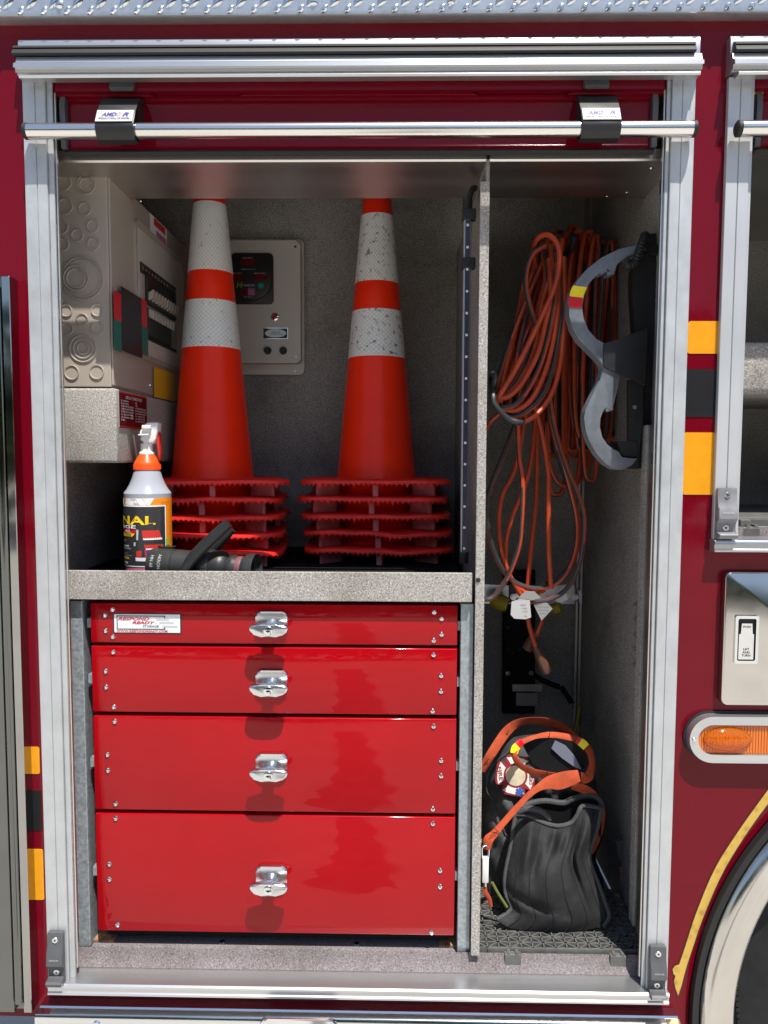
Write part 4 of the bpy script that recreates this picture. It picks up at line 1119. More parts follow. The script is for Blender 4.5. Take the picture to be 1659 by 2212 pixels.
# trigger head
q = lambda x, y, Y: P(242+x*.164, 881.4+y*.164, Y)
hw_ = .0105
b = MB()
pr = [(400, 232), (405, 290), (385, 345), (362, 352), (392, 400), (408, 468), (550, 468), (575, 400), (598, 300), (602, 200), (585, 186), (460, 190)]
b.prism([q(x, y, YS-.014) for x, y in pr], (0, .028, 0), .004, 3, True); b.build('sprayer_head', 'whiteplastic', bt_)
b = MB(); b.obox(q(458, 252, YS-.017), (.0092, 0, 0), (0, .006, 0), (0, 0, .004), .0015); b.obox(q(425, 352, YS-.017), (.0105, 0, .0004), (0, .007, 0), (0, 0, .0016), .0007); b.build('nozzle_tip', 'whiteplastic', bt_)
tr_ = [(560, 260), (590, 240), (610, 300), (612, 380), (632, 480), (634, 600), (625, 690), (606, 690), (604, 600), (595, 500), (575, 400)]
b = MB(); b.prism([q(x, y, YS-.007) for x, y in tr_], (0, .014, 0), .002, 2, True); b.build('trigger', 'redplastic', bt_)
# label patches wrapped round the bottle
VA = math.atan2(CAM.x-bx, by-CAM.y)
def cylp(x, y, dr):
    s_ = max(-.995, min(.995, (x-480)/305.0)); a = math.asin(s_)+VA
    r_ = rad(49.8)+dr
    return a, S(y)
def patch(poly, dr, mname, name='label_patch', n=10):
    # poly: (x, y) corners of a 4 sided patch in bottle crop units
    (x0, y0), (x1, y1), (x2, y2), (x3, y3) = poly; rows = []
    for i in range(2):
        row = []
        for k in range(n+1):
            t = k/n; xa, ya = (x0+(x1-x0)*t, y0+(y1-y0)*t) if i == 0 else (x3+(x2-x3)*t, y3+(y2-y3)*t)
            a, z = cylp(xa, ya, dr); r_ = rad(49.8)+dr
            row.append(Vector((bx+r_*math.sin(a), by-r_*math.cos(a), z)))
        rows.append(row)
    b = MB(); b.grid(rows); return b.build(name, mname, bt_)
def box_(x0, y0, x1, y1, dr, mm, n=10): return patch([(x0, y0), (x1, y0), (x1, y1), (x0, y1)], dr, mm, n=n)
box_(176, 1175, 784, 2030, .0003, 'labelorange', 30)
patch([(176, 1175), (560, 1175), (500, 1262), (176, 1262)], .0006, 'white')
patch([(262, 1178), (330, 1178), (385, 1262), (310, 1262)], .0008, 'grey'); patch([(395, 1178), (450, 1178), (500, 1262), (450, 1262)], .0008, 'patchwhite')
box_(176, 1266, 700, 2050, .0006, 'white', 26); box_(176, 1282, 688, 2036, .0009, 'labelblack', 26)
def ctext(s_, x0, x1, y0, y1, mm, shear=0, bold=0, dr=.0016):
    a0, a1 = cylp(x0, 0, 0)[0], cylp(x1, 0, 0)[0]; r_ = rad(49.8)+dr; am = (a0+a1)/2; zm = (S(y0)+S(y1))/2
    wrap = lambda a, c: Vector((bx+r_*math.sin(am+a/r_), by-r_*math.cos(am+a/r_), zm+c))
    txt(s_, (0, 0, 0), S(y0)-S(y1), mm, bt_, w=(a1-a0)*r_, shear=shear, bold=bold, wrap=wrap)
ctext('NAL', 178, 568, 1400, 1512, 'inkyellow', 0, .025); ctext('RGE', 178, 330, 1518, 1562, 'white', 0, .02); box_(176, 1574, 330, 1618, .0012, 'inkred'); ctext('AL', 200, 275, 1578, 1612, 'white')
patch([(176, 1624), (318, 1624), (285, 1664), (176, 1664)], .0012, 'inkyellow'); ctext('TED', 200, 272, 1630, 1656, 'inkblack', 0, .03)
for s_, x1, y0, y1, mm in (('CE', 206, 1708, 1732, 'grey'), ('LIFE', 244, 1778, 1806, 'white'), ('CLEANER', 268, 1812, 1830, 'grey'), ('AWAY', 222, 1876, 1886, 'grey'), ('READY TO USE', 272, 1904, 1914, 'grey'), ('TER', 246, 1930, 1958, 'inkyellow'), ('Q', 228, 1990, 2018, 'white'), ('32 OZ', 738, 1222, 1238, 'inkblack')):
    ctext(s_, 182 if x1 < 700 else 640, x1, y0, y1, mm)
for poly, mm in (([(398, 1585), (612, 1585), (640, 1690), (412, 1690)], 'redplastic'), ([(412, 1682), (645, 1682), (648, 1706), (418, 1706)], 'white'), ([(420, 1768), (658, 1768), (664, 1822), (440, 1822)], 'redplastic'), ([(445, 1815), (668, 1815), (662, 1832), (445, 1832)], 'white'),
                 ([(430, 1830), (660, 1830), (660, 1938), (438, 1938)], 'redplastic'), ([(448, 1834), (640, 1834), (640, 1916), (452, 1916)], 'inkblue'), ([(330, 1850), (392, 1840), (392, 1920), (325, 1920)], 'redplastic'), ([(318, 1930), (560, 1935), (560, 1982), (322, 1975)], 'label'), ([(334, 1575), (360, 1575), (354, 1708), (332, 1708)], 'grey'), ([(300, 1738), (324, 1738), (320, 1785), (300, 1785)], 'grey')):
    patch(poly, .0012 if mm != 'inkblue' else .0015, mm, n=8)
box_(694, 1698, 738, 1790, .0012, 'lime', 6)

# ================================================================ hose nozzle lying on the shelf
nl = Vector((P(331, 1209, .125).x, .125, zshelf+.0360)); nr_ = Vector((P(546, 1217, .080).x, .080, zshelf+.0345))
nd = (nr_-nl); nL = nd.length; nd.normalize()
hn = thing('hose_nozzle', (nl+nr_)/2-Vector((0, 0, .0345)), 'dark grey hose nozzle with black shut-off handle lying on the shelf', 'hose nozzle')
b = MB(); b.lathe([(0, .002), (0.0225, .0), (0.0319, .0), (0.0335, .004), (0.0335, .045), (0.0306, .048), (0.0306, .052), (0.0319, .054), (0.0306, .085)], nl, nd, 40); b.build('coupling', 'nozzle', hn)
for k in range(3):
    a = R(60+120*k); e1 = Vector((0, 0, 1)); e2 = nd.cross(e1).normalized(); dirv = e1*math.cos(a-R(60))+e2*math.sin(a-R(60))
    b = MB(); b.obox(nl+nd*.030+dirv*.0345, nd*.016, nd.cross(dirv)*.004, dirv*.0030, .0015); b.build('coupling_lug', 'nozzle', hn)
b = MB(); b.lathe([(0.0304, .0852), (0.0294, .10), (0.0328, .108), (0.0344, .114), (0.0344, .128), (0.0331, .132)], nl, nd, 40); b.build('valve_body', 'nozzle', hn)
b = MB()
for k in range(44):
    a = 2*PI*k/44; e1 = Vector((0, 0, 1)); e2 = nd.cross(e1).normalized(); dv_ = e1*math.cos(a)+e2*math.sin(a)
    b.obox(nl+nd*.124+dv_*.0347, nd*.004, nd.cross(dv_)*.0012, dv_*.0008)
o = b.build('grip_teeth', 'nozzle', hn); o['kind'] = 'stuff'
b = MB(); b.lathe([(0.0330, .1322), (0.0333, .150), (0.0294, .160), (0.0225, .166)], nl, nd, 40); b.build('rubber_band', 'black', hn)
b = MB(); b.lathe([(0.0222, .1655), (0.0256, .171), (0.0256, .178), (0.0235, .183), (0.0231, .196)], nl, nd, 40); b.build('barrel', 'nozzle', hn)
b = MB(); b.lathe([(0.0232, .183), (0.0236, .184), (0.0234, .194), (0.0230, .195)], nl, nd, 40); b.build('worn_band', 'nozzleblur', hn)
b = MB(); b.lathe([(0.0231, .196), (0.0281, .202), (0.0300, .210), (0.0300, .222), (0.0269, nL), (0.0213, nL+.001), (0.0163, nL-.004), (0.0150, .20), (0, .198)], nl, nd, 40); b.build('tip', 'nozzle', hn)
for pth, yo in (([(398, 1240), (412, 1212), (440, 1180), (493, 1130)], .062), ([(432, 1225), (456, 1192), (500, 1142)], .135)):
    pts_ = [P(u_, v_, yo) for u_, v_ in pth]
    b = MB(); b.tube(catmull(pts_, 14), [.0100+.0015*math.sin(k/13*PI) for k in range(14)], 12, flat=1.0); b.build('shutoff_handle', 'black', hn)
e2 = nd.cross(Vector((0, 0, 1))).normalized()
for s_, off, a_, mm, w__ in (('AKRON', .030, 62, 'grey', .030), ('HN 60', .014, 62, 'grey', .024)):
    r_ = .0340; base_ = nl+nd*off
    f_ = lambda a, c, base_=base_, a_=a_: base_+nd*c+(-Vector((0, 0, 1))*math.sin((a/r_)-R(20))*1.0+e2*math.cos((a/r_)-R(20)))*r_*(1 if True else 1)
    txt(s_, (0, 0, 0), .007, mm, hn, w=w__, wrap=f_)

# ================================================================ extension cords
RC = .0053
MC = [0, 0, 0, 0, 0, 1, 1, 1, 0, 0]
def strand(b, pts, closed=False, n=None, ph=0, tw=.10, r=RC):
    p3 = [P(u_, v_, y_) for u_, v_, y_ in pts]
    n = n or max(24, len(pts)*9)
    pp = catmull(p3, n, closed)
    sh_ = MC[ph % 10:]+MC[:ph % 10]
    b.tube(pp, r, 10, closed, mats=sh_, twist=tw)
def loop(b, T, B, w, y, dy, ph, skew=0, n=96):
    T, B = Vector(T), Vector(B); c = (T+B)/2; a = (T-B)/2; pr_ = Vector((-a.y, a.x)).normalized()
    pts = []
    for k in range(28):
        t = 2*PI*(k+.5)/28
        sw = w*(1-.22*math.cos(t)); sn = math.copysign(abs(math.sin(t))**.55, math.sin(t)) if abs(math.sin(t)) > 1e-6 else 0
        q_ = c+a*math.cos(t)+pr_*sn*sw+pr_*skew*(math.sin(t)**2)
        pts.append((q_.x, q_.y, y+dy*math.sin(t+.6)))
    strand(b, pts, True, n, ph, .06)
rnd = random.Random(5)
ca = thing('extension_cord', P(1110, 915, .27), 'orange and black cord coil looped near the divider, bunched at lower left', 'extension cord', 'coiled extension cords hung at the right')
b = MB()
K = lambda x, y: (1036.9+.2188*x, 466.6+.2188*y)
# the loose front loop
fl = [(640, 290, .21), (520, 375, .205), (455, 560, .20), (462, 760, .205), (545, 1060, .225), (600, 1240, .25)]
strand(b, [K(x, y)+(z,) for x, y, z in fl], False, 60, 5, .0)
fl = [(560, 520, .27), (530, 340, .225), (560, 235, .20), (640, 185, .185), (725, 220, .175), (780, 340, .17), (772, 560, .168), (715, 760, .165), (600, 1010, .16), (470, 1280, .155), (340, 1530, .15), (200, 1760, .155), (168, 1840, .17), (200, 1870, .20)]
strand(b, [K(x, y)+(z,) for x, y, z in fl], False, 120, 5, 0)
sets = [[(700, 760), (640, 1080), (560, 1380), (420, 1640), (300, 1770), (215, 1800), (165, 1830), (150, 1800)],
        [(740, 800), (690, 1120), (600, 1450), (480, 1700), (360, 1850), (260, 1890), (200, 1870)],
        [(770, 880), (720, 1240), (640, 1540), (520, 1790), (380, 1910), (260, 1910), (200, 1890)],
        [(800, 900), (760, 1300), (690, 1600), (590, 1810), (440, 1940), (320, 1980), (240, 1950)],
        [(830, 980), (800, 1400), (730, 1700), (620, 1890), (500, 2000), (380, 2035), (270, 1990), (200, 1930)],
        [(700, 560), (610, 880), (570, 1180), (500, 1420), (380, 1640), (280, 1750), (190, 1810)],
        [(650, 600), (600, 900), (520, 1200), (430, 1480), (330, 1660), (240, 1760)]]
for i, s_ in enumerate(sets):
    y0 = [.175, .18, .188, .196, .20, .215, .225][i]
    pts = [K(x, y)+(y0+.012*math.sin(j),) for j, (x, y) in enumerate(s_)]
    top_ = K(s_[0][0]-30+rnd.uniform(-30, 30), 330+rnd.uniform(-60, 160))+(y0+.05,)
    back = K(s_[-1][0]-10, s_[-1][1]-110)+(y0+.05,)
    strand(b, [top_]+pts+[back], False, 90, [2, 5, 3, 6, 2, 0, 7][i], [.0, .02, .0, .0, .01, 0, 0][i])
for i in range(18):
    T = (1163+rnd.uniform(-10, 48), 520+rnd.uniform(-8, 70)); B_ = (1078+rnd.uniform(0, 62), 872+rnd.uniform(-30, 30))
    loop(b, T, B_, rnd.uniform(13, 24), .262+.005*i, .03, rnd.randrange(10))
wr_ = [(118, 1790, .21), (125, 1700, .17), (150, 1600, .155), (125, 1560, .17), (115, 1630, .2), (130, 1750, .155), (140, 1850, .145), (200, 1930, .145), (290, 2010, .15), (400, 2040, .16), (430, 2010, .22)]
b2 = MB()
pp = catmull([P(*K(x, y), z) for x, y, z in wr_], 60); b2.tube(pp, .0058, 10); 
cm = b.build('coiled_cable', ['cord', 'cordblack'], ca)
b2.build('wrap_turn', 'cordblack', ca)

cb = thing('extension_cord', P(1250, 1000, .38), 'orange and black cord coil hanging behind the grey spanner wrenches', 'extension cord', 'coiled extension cords hung at the right')
b = MB()
for i in range(24):
    tx = 1192+i*5.6+rnd.uniform(-5, 5)
    T = (tx+8, 492+abs(i-6)*2.6+rnd.uniform(-12, 14)); B_ = (1192+i*5.3+rnd.uniform(-10, 10), [1062, 985, 940, 1000, 975, 990, 960, 985][i % 8]-i*1.5+rnd.uniform(-10, 10))
    loop(b, T, B_, rnd.uniform(9, 22), .36+(i % 4)*.022, .03, rnd.randrange(10), skew=rnd.uniform(-8, 8))
L = lambda x, y: (1002.4+.2813*x, 820.9+.2813*y)
strand(b, [L(x, y)+(z,) for x, y, z in [(630, 330, .33), (640, 560, .33), (690, 740, .33), (760, 810, .34), (860, 800, .36), (940, 690, .38), (960, 580, .39), (930, 300, .40)]], False, 60, 4, 0)
b.build('coiled_cable', ['cord', 'cordblack'], cb)

cc = thing('extension_cord', P(1140, 1290, .30), 'orange and black cord end in long drooping loops above the silver tags', 'extension cord', 'coiled extension cords hung at the right')
b = MB()
cs = [([(430, 150), (390, 340), (290, 600), (195, 850), (178, 1050), (225, 1300), (330, 1500), (480, 1590), (640, 1590), (760, 1510), (850, 1330), (865, 1080), (790, 750), (690, 400), (650, 150)], .26, 6, .03),
      ([(480, 150), (450, 400), (385, 700), (290, 900), (268, 1150), (310, 1400), (430, 1640), (520, 1700)], .285, 3, .02),
      ([(410, 200), (415, 400), (425, 600), (450, 800), (440, 1100), (415, 1300), (330, 1520), (230, 1660), (150, 1680), (110, 1600)], .22, 4, .03),
      ([(560, 200), (545, 350), (520, 600), (470, 800), (360, 1080), (320, 1290), (350, 1500), (480, 1640), (600, 1620), (720, 1520)], .30, 2, .02),
      ([(540, 200), (560, 500), (556, 900), (520, 1250), (490, 1570), (485, 1700)], .31, 2, 0),
      ([(540, 180), (600, 420), (645, 700), (648, 900), (650, 1300), (668, 1600)], .25, 3, 0),
      ([(660, 150), (700, 380), (780, 650), (890, 920), (922, 1100), (890, 1400), (790, 1600), (650, 1690), (520, 1700)], .24, 5, .02),
      ([(640, 180), (690, 450), (760, 700), (850, 950), (880, 1150), (850, 1350), (740, 1500), (620, 1570)], .275, 5, .02),
      ([(280, 250), (210, 310), (165, 380), (120, 500)], .24, 3, 0)]
for pts, y0, ph, tw in cs:
    strand(b, [L(x, y)+(y0+.006*math.sin(j*1.3),) for j, (x, y) in enumerate(pts)], False, len(pts)*10, ph, tw)
Lb = lambda x, y: (1002.4+.2813*x, 1209.7+.2813*y)
strand(b, [Lb(x, y)+(z,) for x, y, z in [(480, 300, .31), (490, 450, .31), (515, 560, .31), (555, 680, .31)]], False, 24, 3, 0)
strand(b, [Lb(x, y)+(z,) for x, y, z in [(620, 380, .33), (590, 480, .33), (550, 580, .33)]], False, 24, 4, 0)
b.build('coiled_cable', ['cord', 'cordblack'], cc)
b = MB(); b.tube([P(*Lb(550, 670), .31), P(*Lb(580, 740), .31), P(*Lb(600, 780), .31), P(*Lb(645, 855), .31)], [.008, .0105, .014, .014], 10); b.build('plug', 'plug', cc)
b = MB(); b.tube([P(*Lb(560, 540), .335), P(*Lb(510, 640), .335), P(*Lb(480, 690), .335)], [.008, .012, .012], 10); b.build('plug', 'plug', cc)
def tagm(poly, y, lines, nm='warning_tag', m_='silver'):
    b = MB(); pts = [P(*Lb(x, z_), y+dy) for x, z_, dy in poly]; b.prism(pts, (0, .001, 0)); b.build(nm, m_, cc)
    for (x, z_, w__, h__, s_) in lines: q_ = P(*Lb(x, z_), y-.004); txt(s_, q_, h__*.2813*px(y), 'inkblack', cc, w=w__*.2813*px(y), depth=.002)
tagm([(365, 320, -.012), (430, 300, 0), (505, 310, 0), (515, 440, -.004), (470, 455, -.006), (385, 450, -.008), (358, 420, -.012)], .225, [(430, 345, 90, 10, 'WARNING'), (430, 372, 110, 8, 'RISK OF FIRE'), (430, 395, 120, 8, 'DO NOT COVER'), (435, 430, 100, 8, 'SHOCK HAZARD')])
tagm([(410, 300, 0), (470, 240, -.004), (540, 240, -.006), (590, 290, -.004), (520, 310, 0), (505, 305, 0)], .228, [])
tagm([(535, 345, 0), (600, 330, 0), (640, 330, 0), (680, 375, 0), (595, 465, .01)], .235, [(610, 360, 90, 8, 'DO NOT REMOVE'), (610, 385, 80, 8, 'ELECTRICAL'), (605, 410, 55, 8, 'SHOCK')])
tagm([(625, 200, 0), (700, 240, -.006), (760, 190, .006), (800, 300, 0), (740, 330, 0), (680, 310, -.006), (630, 290, 0)], .26, [])
# hook that carries the coils
b = MB(); hx_ = P(1215, 520, .4).x; hz_ = P(1215, 560, .4).z; b.tube([(hx_, YB-.001, hz_), (hx_, .30, hz_), (hx_, .28, hz_+.02)], .008, 12); b.build('cord_hook', 'black', truck)

# ================================================================ spanner wrenches on their holder
W1 = lambda x, y: (1002.4+.2813*x, 345.6+.2813*y)
W2 = lambda x, y: (1002.4+.2813*x, 820.9+.2813*y)
outl = [W1(*q_) for q_ in [(1400, 640), (1340, 652), (1200, 678), (1060, 745), (950, 830), (870, 920), (822, 1010), (802, 1100), (806, 1200), (830, 1290), (880, 1380), (950, 1450), (1020, 1505), (1068, 1560), (1075, 1610), (1050, 1690), (1000, 1775)]]
outl += [W2(*q_) for q_ in [(965, 160), (932, 220), (920, 290), (930, 380), (960, 470), (1010, 560), (1080, 640), (1150, 685), (1220, 690), (1290, 655), (1335, 600), (1210, 600), (1190, 545), (1140, 535), (1095, 500), (1055, 440), (1036, 360), (1042, 290), (1060, 240), (1080, 210), (1100, 205), (1115, 235), (1135, 240), (1150, 185), (1180, 60), (1190, 0)]]
outl += [W1(*q_) for q_ in [(1190, 1640), (1180, 1540), (1150, 1450), (1080, 1405), (1010, 1378), (950, 1310), (912, 1220), (900, 1130), (918, 1030), (950, 950), (1000, 890), (1060, 848), (1105, 828), (1125, 850), (1140, 875), (1165, 850), (1170, 790), (1250, 735), (1400, 690)]]
outw = outl
Y0w = .12
wps = ['nearest', 'middle', 'rear']
for i in range(3):
    w_ = thing('spanner_wrench', P(1240, 1000, Y0w+.011*i), ['grey double hook spanner wrench with yellow and red tape, in front', 'grey spanner wrench sandwiched between the taped one and the rear one', 'rearmost grey spanner wrench of the stack beside the cords'][i], 'wrench', 'spanner wrenches stacked on the wall holder')
    b = MB(); b.prism([P(u_, v_, Y0w)+Vector((-.0005*i, .011*i, -.0005*i)) for u_, v_ in outw], (0, .009, 0), .0016, 2, True); b.build('wrench_body', 'cast', w_, smooth=50)
    for cx_, cy_, W_ in ((1105, 868, W1), (1095, 225, W2)):
        c = P(*W_(cx_, cy_), Y0w)+Vector((0, .011*i, 0))
        for k in range(4): 
            b = MB(); b.tube([c+Vector((-.012+.007*k, .0005, .002+.003*math.sin(k*2))), c+Vector((-.012+.007*k, .0085, .002+.003*math.sin(k*2)))], .004, 8); b.build('tooth', 'cast', w_)
    if i == 0:
        for v0, v1, mm in ((965, 1046, 'tapeyellow'), (1047, 1128, 'redtape')):
            def edge(y, left):
                # x of the wrench edge near that height
                o_ = [(870, 920), (822, 1010), (802, 1100), (806, 1200)]; i_ = [(950, 950), (918, 1030), (900, 1130), (912, 1220)]
                s_ = o_ if left else i_
                for a, c in zip(s_, s_[1:]):
                    if a[1] <= y <= c[1]: return a[0]+(c[0]-a[0])*(y-a[1])/(c[1]-a[1])
                return s_[0][0]
            rows = []
            for k in range(6):
                y = v0+(v1-v0)*k/5; xl, xr = edge(y, True)-4, edge(y, False)+5
                yr = y+12 if k in (0, 5) else y+10
                rows.append([P(*W1(xl, y-8), Y0w+.0095), P(*W1(xl, y-6), Y0w-.0004), P(*W1(xl+6, y), Y0w-.0010), P(*W1(xr-5, yr), Y0w-.0010), P(*W1(xr, yr), Y0w+.0095)])
            b = MB(); b.grid(rows); b.build('tape_band', mm, w_)
hb = thing('wrench_holder', P(1400, 1000, .14), 'black metal wall holder clamping the spanner wrenches beside the right rail', 'tool holder')
b = MB(); b.prism([P(*W1(*q_), Y0w-.004) for q_ in ((1073, 1408), (1180, 1380), (1400, 1288), (1412, 1310), (1392, 1732), (1300, 1690), (1190, 1640), (1073, 1592))], (0, .0035, 0), .0006); b.build('clamp_plate', 'black', hb)
b = MB(); b.prism([P(*W1(*q_), .15) for q_ in ((1300, 830), (1290, 930), (1310, 1290), (1310, 1760), (1440, 1800), (1480, 1000), (1478, 560), (1380, 570), (1375, 640), (1410, 700))], (0, .03, 0), .001); b.build('holder_plate', 'black', hb)
b = MB(); b.box(P(1365, 1000, .15).x, XWR-.001, .155, .175, zat(1010, .15), zat(560, .15)); b.build('holder_back', 'black', hb)
b = MB(); b.prism([P(*W2(*q_), Y0w+.006) for q_ in ((1172, 480), (1180, 470), (1332, 465), (1335, 600), (1215, 590), (1205, 545))], (0, .05, 0), .002); b.build('lower_rest', 'black', hb)
b = MB(); b.prism([P(*W2(*q_), Y0w+.010) for q_ in ((1262, 0), (1262, 680), (1330, 685), (1375, 300), (1375, 0))], (0, .012, 0)); b.build('lower_plate', 'black', hb)
p = P(*W2(1312, 207), Y0w+.009); b = MB(); b.lathe([(0, -.001), (.0035, -.001), (.0042, 0)], (p.x, p.y, p.z), (0, 1, 0), 12); b.build('rivet', 'steel', hb)
cl_ = catmull([P(*W1(1255, 790), Y0w-.004), P(*W1(1270, 812), Y0w-.012), P(*W1(1310, 790), Y0w-.014), P(*W1(1340, 720), Y0w-.014), P(*W1(1365, 650), Y0w-.012), P(*W1(1385, 600), Y0w), P(*W1(1390, 580), Y0w+.02)], 60)
b = MB(); b.tube(cl_, [.0075+(.0016 if k % 3 == 0 else 0) for k in range(60)], 10); b.build('rubber_strap', 'rubber', hb)
b = MB(); b.box(P(1410, 545, .14).x-.006, XWR-.001, .135, .15, zat(552, .14, 1400), zat(530, .14, 1400), .002); b.build('strap_anchor', 'black', hb)

# ================================================================ floor mat tile of triangles
fm = thing('floor_mat', P(1200, 2050, .08), 'dark grey plastic mat tile of open triangles under the black bag', 'floor mat')
zm = zfl+.010
mx0_, mx1_, my0_, my1_ = P(1058, 2046, .055).x, P(1352, 2046, .055).x, .055, .46
mxL = P(1028, 2000, .075).x
b = MB()
cell = .0225
def bar2(a, c, w=.0018, h=.005):
    a, c = Vector(a), Vector(c); d = (c-a); l = d.length
    if l < 1e-6: return
    d.normalize(); s_ = Vector((-d.y, d.x, 0)); b.obox((a+c)/2+Vector((0, 0, -h)), d*l/2, s_*w, Vector((0, 0, h)))
nx = int((mx1_+.035-mxL)/cell)+1; ny = 12
for j in range(ny+1):
    y = .062+j*cell*.78; bar2((mxL, y, zm), (mxL+nx*cell, y, zm))
for i in range(nx+1):
    x = mxL+i*cell; bar2((x, .062, zm), (x, .062+ny*cell*.78, zm), .0013)
for i in range(nx):
    for j in range(ny):
        x, y = mxL+i*cell, .062+j*cell*.78
        if (i+j) % 2: bar2((x, y, zm), (x+cell, y+cell*.78, zm), .0013)
        else: bar2((x+cell, y, zm), (x, y+cell*.78, zm), .0013)
o = b.build('triangle_lattice', 'matting', fm); o['kind'] = 'stuff'
b = MB()
xa, xb = mxL+cell, mx1_
sc_ = []
nsc = 8
for k in range(nsc):
    x = xa+(xb-xa)*k/nsc; w__ = (xb-xa)/nsc
    sc_ += [(x, zm-.018), (x+w__*.22, zm-.018), (x+w__*.38, zm-.012), (x+w__*.62, zm-.012), (x+w__*.78, zm-.018)]
pts = [Vector((x, .058, z)) for x, z in sc_]+[Vector((xb, .058, zm-.018)), Vector((xb, .058, zm+.0005)), Vector((xa, .058, zm+.0005))]
b.prism(pts, (0, .003, 0)); b.build('front_skirt', 'matting', fm)
b = MB(); b.box(mxL-.003, mxL-.0005, .062, .30, zfl-.001, zm); b.box(mxL-.001, xa, .0605, .0618, zfl-.01, zm); b.build('side_skirt', 'matting', fm)
for u_ in (1106, 1332):
    x = P(u_, 2060, .06).x; b = MB(); b.box(x-.016, x+.016, .046, .0575, zm-.026, zm-.004, .001); b.box(x-.011, x-.005, .046, .070, zm-.0038, zm-.001); b.box(x+.005, x+.011, .046, .070, zm-.0038, zm-.001); b.build('joining_loop', 'matting', fm)
# the next doorway's mat
m2 = thing('floor_mat', P(1640, 1130, .08), 'grey mat edge with joining clips inside the right hand doorway', 'floor mat')
zz = ZS2+.046
b = MB(); b.box(XN0, 1.60, .090, .50, zz-.004, zz, .001); b.build('mat_top', 'matting', m2)
b = MB(); b.box(XN0, 1.60, .082, .0895, zz-.018, zz-.002, .001); b.build('front_skirt', 'matting', m2)
b = MB(); b.box(P(1598, 1120, .07).x, P(1621, 1120, .07).x, .066, .0815, zz-.016, zz-.003, .001); b.build('joining_loop', 'matting', m2)
b = MB(); b.box(P(1602, 1145, .065).x, P(1640, 1145, .065).x, .060, .066, zz-.036, zz-.018, .001); b.box(P(1610, 1145, .065).x, P(1617, 1145, .065).x, .060, .085, zz-.0175, zz-.012); b.box(P(1628, 1145, .065).x, P(1635, 1145, .065).x, .060, .085, zz-.0175, zz-.012); b.build('joining_loop', 'matting', m2)

# ================================================================ bottle bracket at the back
_P = P
def P(u, v, Y): return _P(u, v, Y+.135)
bk = thing('cylinder_bracket', P(1120, 1560, .58), 'black back bracket with steel cross strip and plates behind the cord ends', 'bracket')
b = MB(); b.prism([P(*Lb(*q_), .57) for q_ in ((310, 85), (550, 85), (545, 1180), (300, 1180))], (0, .03, 0), .002); b.build('column', 'dark', bk)
for x, y in ((335, 518), (335, 690), (370, 712), (422, 685), (510, 692), (432, 140)):
    p = P(*Lb(x, y), .569); b = MB(); b.lathe([(0, .0004), (.0042, -.0006), (.005, -.0016), (.0058, 0)], (p.x, p.y-.0005, p.z), (0, 1, 0), 12); b.build('hole_rim', 'black', bk)
b = MB(); b.prism([P(*Lb(*q_), .44) for q_ in ((100, 180), (300, 195), (620, 210), (800, 185), (850, 195), (850, 340), (140, 335), (100, 330))], (0, .004, 0), .001); b.build('cross_strip', 'steelstrip', bk)
b = MB(); b.prism([P(*Lb(*q_), .43) for q_ in ((870, 220), (908, 250), (908, 350), (898, 355), (885, 330), (880, 260))], (0, .03, 0), .001); b.build('strip_end', 'steelstrip', bk)
b = MB(); b.prism([P(*Lb(*q_), .435) for q_ in ((345, 190), (545, 190), (545, 330), (345, 330))], (0, .004, 0)); b.build('strip_plate', 'black', bk)
for x, y in ((380, 285), (425, 265), (800, 270), (855, 288)):
    p = P(*Lb(x, y), .434); b = MB(); b.lathe([(0, -.006), (.006, -.006), (.006, -.001), (.009, -.001), (.0095, 0)], (p.x, p.y+.0005 if x < 600 else p.y+.0055, p.z), (0, 1, 0), 6); b.build('bolt', 'steel', bk)
for q0, q1 in (((222, 300), (335, 345)), ((680, 370), (745, 365))):
    b = MB(); b.tube([P(*Lb(*q0), .40), P(*Lb((q0[0]+q1[0])/2, (q0[1]+q1[1])/2+5), .39), P(*Lb(*q1), .385)], [.017, .021, .018] if q0[0] < 300 else [.012, .014, .012], 14); b.build('yellow_knob', 'brass', bk)
b = MB(); b.prism(prect(*Lb(308, 843), *Lb(538, 898), .560, .002), (0, .009, 0), .001); b.build('clamp_strap', 'steel', bk)
b = MB(); b.prism(prect(*Lb(338, 902), *Lb(502, 1004), .565, .001), (0, .0045, 0)); b.build('rating_plate', 'steel', bk)
for k, s_ in enumerate(('CAUTION', 'CYLINDER BRACKET', 'MODEL', 'SERIAL', 'LOCK BEFORE USE')): txt(s_, P(*Lb(420, 915+k*17), .5645), .004, 'inkblack', bk, w=.040 if k != 2 else .02)
for x in (338, 515):
    p = P(*Lb(x, 872), .559); b = MB(); b.lathe([(0, -.003), (.006, -.002), (.007, 0)], (p.x, p.y+.0008, p.z), (0, 1, 0), 12); b.build('bolt', 'steel', bk)
b = MB(); b.grid([[P(*Lb(x, y), .54), P(*Lb(x-8, y+42), .54)] for x, y in ((540, 860), (600, 900), (680, 935), (740, 955))], thick=(0, .002, 0)); b.grid([[P(*Lb(x, y), .53), P(*Lb(x-45, y+5), .53)] for x, y in ((765, 965), (800, 1020), (830, 1060), (850, 1100))], thick=(0, .002, 0)); b.build('strap', 'dark', bk)
b = MB(); b.prism(prect(*Lb(818, 1065), *Lb(905, 1140), .52, .003), (0, .006, 0), .001); b.build('buckle', 'greyplastic', bk)
b = MB(); b.tube(catmull([P(*Lb(890, 1120), .53), P(*Lb(880, 1190), .53), P(*Lb(868, 1260), .53), P(*Lb(845, 1340), .53)], 14), .004, 8); b.build('strap_tail', 'brass', bk)
P = _P
